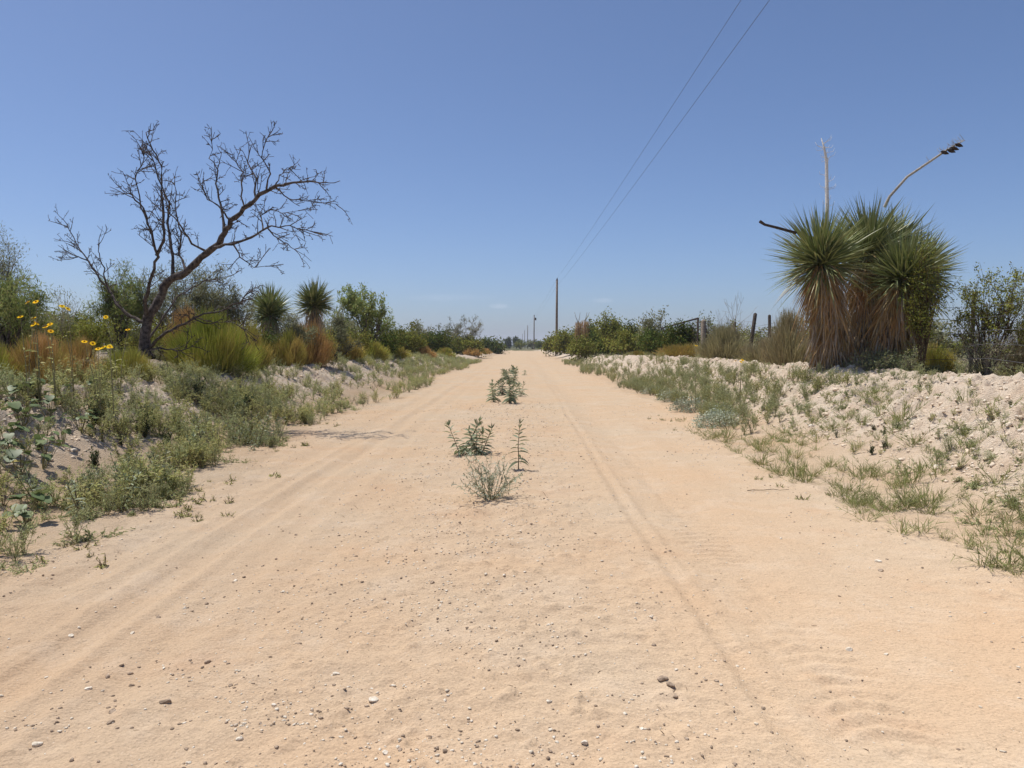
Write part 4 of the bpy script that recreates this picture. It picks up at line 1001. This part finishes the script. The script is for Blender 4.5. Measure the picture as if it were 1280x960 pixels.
# ground cover too dense to count, farther off and on the banks
def cover(name, label, spots_, kinds_, s0, s1, cat='ground cover'):
    V, F, A, D, MI, n = [], [], [], [], [], 0; cache = {}
    for (x, y) in spots_:
        src = rr.choice([o for k in kinds_ for o in kinds[k]]); me = src.data
        if me.name not in cache:
            v = np.zeros(len(me.vertices)*3, np.float32); me.vertices.foreach_get('co', v); v = v.reshape(-1, 3)
            ls = np.zeros(len(me.polygons), np.int32); me.polygons.foreach_get('loop_start', ls); lt = np.zeros(len(me.polygons), np.int32); me.polygons.foreach_get('loop_total', lt)
            vi = np.zeros(len(me.loops), np.int32); me.loops.foreach_get('vertex_index', vi)
            f = np.stack([vi[ls], vi[ls+1], vi[ls+2], np.where(lt == 4, vi[np.minimum(ls+3, len(vi)-1)], vi[ls+2])], 1)
            a = np.zeros(len(v), np.float32); me.attributes['rnd'].data.foreach_get('value', a); d = np.zeros(len(v), np.float32); me.attributes['dry'].data.foreach_get('value', d)
            mi = np.zeros(len(me.polygons), np.int32); me.polygons.foreach_get('material_index', mi)
            mats = [m_ for m_ in me.materials]; cache[me.name] = (v, f, a, d, mi, mats)
        v, f, a, d, mi, mats = cache[me.name]
        # thin the mesh out with distance but widen what stays
        s = rr.uniform(s0, s1); th = rr.uniform(0, 6.28); c, sn = math.cos(th), math.sin(th)
        w_ = v*s; w_ = np.stack([w_[:, 0]*c-w_[:, 1]*sn, w_[:, 0]*sn+w_[:, 1]*c, w_[:, 2]], 1)+np.array([x, y, Z(x, y, False)])
        V.append(w_); F.append(f+n); A.append(a); D.append(d); n += len(v)
        MI.append((mi, mats))
    b = MB(); b.V = V; b.F = F; b.A = A; b.D = D; b.n = n
    allm = []; ids = []
    for mi, mats in MI:
        lut = []
        for m_ in mats:
            if m_ not in allm: allm.append(m_)
            lut.append(allm.index(m_))
        ids.append(np.array(lut)[mi])
    o = b.build(name, allm[0])
    for m_ in allm[1:]: o.data.materials.append(m_)
    o.data.polygons.foreach_set('material_index', np.concatenate(ids).astype(np.int32))
    tag(o, label, cat, kind='stuff'); return o
sl = [(float(edgeL(np.array(Y))+xc(np.array(Y)))-.15-abs(rr.gauss(0, 1.0)), Y) for Y in [15+50*rr.random()**1.0 for _ in range(900)]]
sl += [(float(edgeL(np.array(Y)))-.3-abs(rr.gauss(0, .9)), Y) for Y in [12+4*rr.random() for _ in range(40)]]
sl += [(-7.4-rr.random()*3.2, 9+rr.random()*26) for _ in range(160)]
sl += [(-4.6-rr.random()*2.2+float(xc(np.array(Y))), Y) for Y in [9+56*rr.random()**1.1 for _ in range(1500)]]
sl = [q for q in sl if float(fbm(np.array([q[0]]), np.array([q[1]]), .8, 2, 124)[0]) > .3*rr.random()-.36]
cover('weed_cover', 'dense grey-green weeds covering the farther left verge and bank', sl, ('grey', 'olive', 'grey', 'dead', 'low'), .42, .85)
sr3 = [(3.9+rr.random()*2.9, 5+rr.random()**1.2*20) for _ in range(1500)]
sr3 = [q for q in sr3 if float(fbm(np.array([q[0]]), np.array([q[1]]), 1.2, 3, 125)[0]) > .5*rr.random()-.1]
sr = []
sr2 = [(rx(Y)+.25+abs(rr.gauss(0, 1.0)), Y) for Y in [13+13*rr.random() for _ in range(200)]]
sr += [(rx(Y)+float(xc(np.array(Y)))+.2+abs(rr.gauss(0, 1.1)), Y) for Y in [22+45*rr.random() for _ in range(420)]]
sr += sr2
sr += [(3.5+rr.random()*1.9, 12+14*rr.random()) for _ in range(230)]
sr += [(7.1+rr.random()*4.5, 10+rr.random()*26) for _ in range(330)]
cover('weed_cover', 'mixed grey-green weeds along the farther right verge and behind the right bank', sr, ('grey', 'olive', 'grey'), .45, .85)
cover('seedling_cover', 'small dark weeds and seedlings dotted over the pale right bank', sr3, ('grey', 'dark', 'low', 'tiny', 'olive', 'low'), .16, .40)

# ---------------------------------------------------------------- yellow flowers
def flower_plant(heads, Y, label, base_dx=0.):
    p0, q0 = heads[0]; X = px(sum(h[0] for h in heads)/len(heads)+base_dx, Y); g = Z(X, Y, False)
    t = empty('flowering_weed', (X, Y, g)); tag(t, label, 'flower', 'tall yellow-flowered plants')
    st = MB(); lf = MB(); rng = random.Random(int(p0))
    for (p, q) in heads:
        e = Vector((px(p, Y)-X, rng.uniform(-.15, .15), CAMH+(432-q)*Y/960-g)); m1 = Vector((e.x*.35, e.y*.3, e.z*.55))
        st.tube([(0, 0, -.02), tuple(m1), tuple(e)], [.006, .0045, .003], 4)
        for k in range(5):
            f = rng.uniform(.1, .85); c = (m1*(f/.5) if f < .5 else m1.lerp(e, (f-.5)/.5))
            a = rng.uniform(0, 6.3); lf.blades(np.array([tuple(c)]), np.array([[math.cos(a), math.sin(a), .5]]), rng.uniform(.06, .11), .022, rng.uniform(.2, .9), 3, shape=[.4, 1, .7, 0])
        # flower head: ring of petals round a disc, facing up and towards the road
        fl = MB(); n = 13; axis = Vector((rng.gauss(.1, .35), rng.gauss(-.5, .35), 1)).normalized()
        ux = axis.orthogonal().normalized(); uy = axis.cross(ux)
        for k in range(n):
            a = 2*math.pi*k/n; d = ux*math.cos(a)+uy*math.sin(a); sdv = axis.cross(d)
            fl.blades(np.array([tuple(e+d*.008)]), np.array([tuple(d+axis*.25)]), .030, .015, .25, 3, shape=[.6, 1, .8, 0], side=np.array([tuple(sdv)]))
        f_o = fl.build('flower_head', M['petal'], t)
        dc = MB(); dc.tube([tuple(e-axis*.004), tuple(e+axis*.005), tuple(e+axis*.011)], [.009, .012, .006], 8); dc.build('flower_disc', M['disc'], f_o)
    st.build('stems', M['stem'], t); lf.build('leaves', M['weed2'], t)
flower_plant([(36, 378), (42, 377)], 8.8, 'yellow flower pair highest on the far left, against the sky', 4)
flower_plant([(25, 396), (29, 397)], 8.6, 'yellow flower pair lowest left, against the sky gap', 2)
flower_plant([(44, 404), (47, 406)], 8.8, 'yellow flower pair in the middle of the left group', 0)
flower_plant([(58, 405), (63, 409), (66, 414)], 8.9, 'three yellow flowers right of the middle pair', 2)
flower_plant([(82, 383), (86, 386)], 9.2, 'yellow flower pair standing alone, nearest the dead tree against the sky', 4)
flower_plant([(107, 427), (113, 429), (118, 434), (124, 436)], 8.9, 'row of four low yellow flowers left of the dead tree trunk', 4)
flower_plant([(134, 433), (139, 434)], 9.0, 'low yellow flower pair nearest the dead tree trunk', 1)
flower_plant([(130, 396), (160, 412)], 10.5, 'two faint yellow flowers in front of the bright green mesquite', 0)
flower_plant([(869, 432)], 16, 'single yellow flower in the yellow broom bush on the right', 0)
flower_plant([(921, 451), (925, 452), (928, 450)], 15, 'three small yellow flowers atop the right bank left of the yucca', 0)

# ---------------------------------------------------------------- stones
def rock(seed, name, m_, sub=2, rough=.28, flat=.7):
    import bmesh
    bm = bmesh.new(); bmesh.ops.create_icosphere(bm, subdivisions=sub, radius=1)
    rng = np.random.RandomState(seed); k = rng.normal(size=(9, 3)); k /= np.linalg.norm(k, axis=1)[:, None]; c = rng.uniform(.45, .85, 9)
    for v in bm.verts:
        p = np.array(v.co)
        for kk, cc in zip(k, c):
            d = p@kk
            if d > cc: p = p-kk*(d-cc)
        p = p*(1+rng.normal(0, rough*.12)); p[2] *= flat; v.co = p
    V = np.array([v.co[:] for v in bm.verts]); F = np.array([[v.index for v in f.verts]+[f.verts[2].index] for f in bm.faces]); bm.free()
    return V, F
rocks = [rock(i, 'r', None, 3) for i in range(6)]; rlow = [rock(20+i, 'r', None, 1) for i in range(6)]
def stone_obj(i, pale):
    b = MB(); b.add(*rocks[i]); o = b.build('stone', M['rock'] if pale else M['rockd'], None, False); return o
pal = [stone_obj(i, True) for i in range(6)]; drk = [stone_obj(i, False) for i in range(4)]
su = set()
def stone(x, y, s, pale, label, group):
    k = rr.randrange(6 if pale else 4); src = (pal if pale else drk)[k]; key = (pale, k)
    o = src.copy() if key in su else src
    if key in su: COL.objects.link(o)
    su.add(key)
    o.location = (x, y, Z(x, y)+s*.16); o.rotation_euler = (rr.uniform(-.3, .3), rr.uniform(-.3, .3), rr.uniform(0, 6.3)); o.scale = (s*rr.uniform(.9, 1.25), s*rr.uniform(.75, 1), s*rr.uniform(.75, 1))
    tag(o, label, 'stone', group)
def gpos(p, q): Y = CAMH*960/(q-432); return px(p, Y), Y
spec = [(463, 897, .025, 1, 'largest white stone, lying near the bottom left of centre'), (194, 895, .021, 0, 'flat grey-topped stone lying near the bottom left'),
        (250, 838, .017, 0, 'dark lone lumpy stone left of the largest white stone'), (415, 860, .014, 1, 'white pebble up left of the largest white stone'),
        (687, 901, .013, 1, 'white pebble near the bottom, right of centre'), (26, 945, .018, 1, 'pale stone in the bottom left corner'), (126, 903, .016, 0, 'grey pebble left of the flat grey-topped stone'),
        (123, 921, .014, 0, 'grey pebble just below another left of the flat grey-topped stone'), (188, 780, .013, 0, 'brown pebble standing alone above the scattered left pebbles'), (250, 761, .013, 0, 'grey pebble below the small row of dark stones'),
        (299, 727, .015, 0, 'dark pebble at the right of the small row'), (288, 731, .014, 1, 'pale pebble at the left of the small row'), (323, 712, .012, 0, 'dark pebble upper right of the small row'),
        (154, 801, .012, 1, 'pale pebble, upper one of two left of the grey scatter'), (75, 802, .013, 1, 'pale pebble alone near the left track'), (138, 844, .012, 0, 'grey pebble of the left scatter, top left'), (150, 851, .013, 0, 'grey pebble of the left scatter, top right'), (151, 866, .013, 0, 'grey pebble of the left scatter, lower right'), (120, 859, .013, 0, 'grey pebble of the left scatter, lower left'),
        (95, 875, .015, 1, 'pale stone left of the grey scatter'), (41, 857, .012, 1, 'pale pebble near the left frame edge'), (290, 946, .013, 1, 'white pebble at the bottom, below the flat grey-topped stone'), (453, 775, .011, 0, 'dark pebble by itself in the middle left'), (518, 699, .015, 0, 'dark lump in the road middle below the branchy weed, left'), (539, 743, .017, 0, 'dark flat clod in the road middle'),
        (615, 694, .012, 1, 'flat white pebble below the branchy weed'), (1101, 705, .022, 1, 'flat white stone on the right side of the road'), (1105, 716, .02, 0, 'dark stone just below the flat white one on the right side'), (1067, 815, .016, 1, 'white pebble in the sand of the right track'), (1114, 821, .012, 1, 'white pebble right of another in the right track'), (832, 869, .022, 0, 'dark clod at the start of the crumbled edge, bottom right of centre'), (842, 876, .016, 0, 'dark clod just right of the other on the crumbled edge'), (848, 889, .014, 0, 'dark clod lowest on the crumbled edge'), (366, 672, .014, 0, 'dark stone upper left of the road middle'), (820, 824, .012, 0, 'dark clod highest on the crumbled edge')]
for p, q, s, pale, lab in spec: x, y = gpos(p, q); stone(x, y, s, pale, lab, None)
for k in range(265):
    Y = 2.4+9*rr.random()**1.6; x = rr.gauss(-.55, .75) if rr.random() < .8 else rr.uniform(-3, 3.2)
    if 1.0 < x < 1.8 or not vis(x, Y): continue
    pale = rr.random() < .5
    stone(x, Y, (.0045+.0085*rr.random()**2), pale, ('one of many alike small pale pebbles strewn on the road' if pale else 'one of many alike small dark pebbles strewn on the road'), 'small pale pebbles strewn on the road' if pale else 'small dark pebbles strewn on the road')
def scatter(name, label, n, fx, fs, ms, frac, cat):
    Xs, Ys, Ss = [], [], []
    for _ in range(n):
        x, y = fx(); Xs.append(x); Ys.append(y); Ss.append(fs(x, y))
    Zs = H(np.array(Xs), np.array(Ys)); b = MB(); F0 = 0; nf = []
    for x, y, z, s in zip(Xs, Ys, Zs, Ss):
        V, F = rlow[rr.randrange(6)]; a = rr.uniform(0, 6.3); c, sn = math.cos(a), math.sin(a); sc = np.array([s*rr.uniform(.8, 1.3), s*rr.uniform(.6, 1), s*rr.uniform(.5, 1)])
        v = V*sc; v = np.stack([v[:, 0]*c-v[:, 1]*sn, v[:, 0]*sn+v[:, 1]*c, v[:, 2]], 1)+np.array([x, y, z+s*.15]); b.add(v, F, rr.random()); nf.append(len(F))
    o = b.build(name, ms[0])
    for m_ in ms[1:]: o.data.materials.append(m_)
    if len(ms) > 1:
        ix = np.repeat([0 if rr.random() < frac else 1 for _ in nf], nf).astype(np.int32); o.data.polygons.foreach_set('material_index', ix)
    tag(o, label, cat, kind='stuff')
def fxr():
    Y = 2.3+16*rr.random()**1.9
    u = rr.random()
    x = rr.gauss(-.3, .8) if u < .72 else (rr.gauss(2.6, .4) if u < .86 else rr.gauss(-3.1, .35))
    n_ = float(fbm(np.array([x]), np.array([Y]), 1.3, 2, 88)[0])
    return (x, Y) if n_ > -.05 or rr.random() < .3 else (x+.6*n_, Y+.4)
scatter('gravel', 'fine loose grit and crumbs of earth strewn over the road', 18000, fxr, lambda x, y: (.0016+.0085*rr.random()**3.2)*(1+.05*y), [M['rock'], M['rockd'], ], .55, 'gravel')
def fxb():
    Y = 5+30*rr.random()**1.3; s = rr.random()
    return (4.0+abs(rr.gauss(1.2, .9)), Y) if s < .62 else (-4.6-abs(rr.gauss(.8, .6)), Y)
scatter('rubble', 'pale earth clods and lumps covering the banks', 12000, fxb, lambda x, y: rr.uniform(.008, .034)*(1.7 if rr.random() < .12 else 1), [M['clod'], M['rock']], .85, 'rubble')
# dry litter in the road and on the verges
def litter():
    n = 2600; P = []; rr.seed(5); 
    for _ in range(n):
        u = rr.random(); Y = 2.6+15*rr.random()**1.5
        if u < .22: x = rr.gauss(.1, .7)
        elif u < .6: x = -3.2-abs(rr.gauss(0, .9))
        else: x = 2.9+abs(rr.gauss(0, 1.1))
        P.append((x, Y))
    P = np.array(P); z = H(P[:, 0], P[:, 1]); b = MB(); P3 = np.stack([P[:, 0], P[:, 1], z+.003], 1)
    D = rs.normal(0, 1, (n, 3)); D[:, 2] = np.abs(D[:, 2])*.25
    b.blades(P3, D, rs.uniform(.008, .035, n), rs.uniform(.0015, .005, n), .2, 2, shape=[.6, 1, 0])
    o = b.build('dry_litter', M['litter']); tag(o, 'bits of dry leaf and twig lying on the sand', 'litter', kind='stuff')
litter()
# a dry stick on the right bank and one on the verge
for (p, Y, rz, L, lab) in ((1245, 10.6, .5, .5, 'dark dry stick lying high on the right bank'), (962, 7.35, .1, .42, 'thin dry trailing twig lying on the sand of the right verge')):
    x = px(p, Y); b = MB(); n = 9; pts = [((i/(n-1)-.5)*L, .02*math.sin(i*1.7), .015+Z(x+(i/(n-1)-.5)*L*math.cos(rz), Y+(i/(n-1)-.5)*L*math.sin(rz))-Z(x, Y)) for i in range(n)]
    b.tube(pts, np.linspace(.012 if p > 1000 else .004, .005 if p > 1000 else .002, n), 5); o = b.build('dry_stick', M['dkstem'], None, False, (x, Y, Z(x, Y))); o.rotation_euler = (0, 0, rz); tag(o, lab, 'stick')
# unused model sources
for ks in kinds.items():
    for i, o in enumerate(ks[1]):
        if (ks[0], i) not in used:
            for c in list(o.children): bpy.data.objects.remove(c)
            bpy.data.objects.remove(o)

# ---------------------------------------------------------------- haze
HAZE = True
if HAZE:
    b = MB(); X0, X1, Y0, Y1, Z0, Z1 = -4200, 4200, -400, 4200, -6, 46
    V = [(x, y, z) for x in (X0, X1) for y in (Y0, Y1) for z in (Z0, Z1)]
    b.add(V, [[0, 1, 3, 2], [4, 6, 7, 5], [0, 4, 5, 1], [2, 3, 7, 6], [0, 2, 6, 4], [1, 5, 7, 3]])
    m_, n = mat('haze_air'); v = n.nodes.new('ShaderNodeVolumePrincipled'); v.inputs['Color'].default_value = (.86, .90, 1, 1)
    v.inputs['Density'].default_value = .00030; v.inputs['Anisotropy'].default_value = .2
    o_ = n.nodes.new('ShaderNodeOutputMaterial'); n.links.new(v.outputs[0], o_.inputs['Volume'])
    o = b.build('haze', m_); tag(o, 'thin pale heat haze softening the far scrub and the hill', 'haze', kind='stuff')
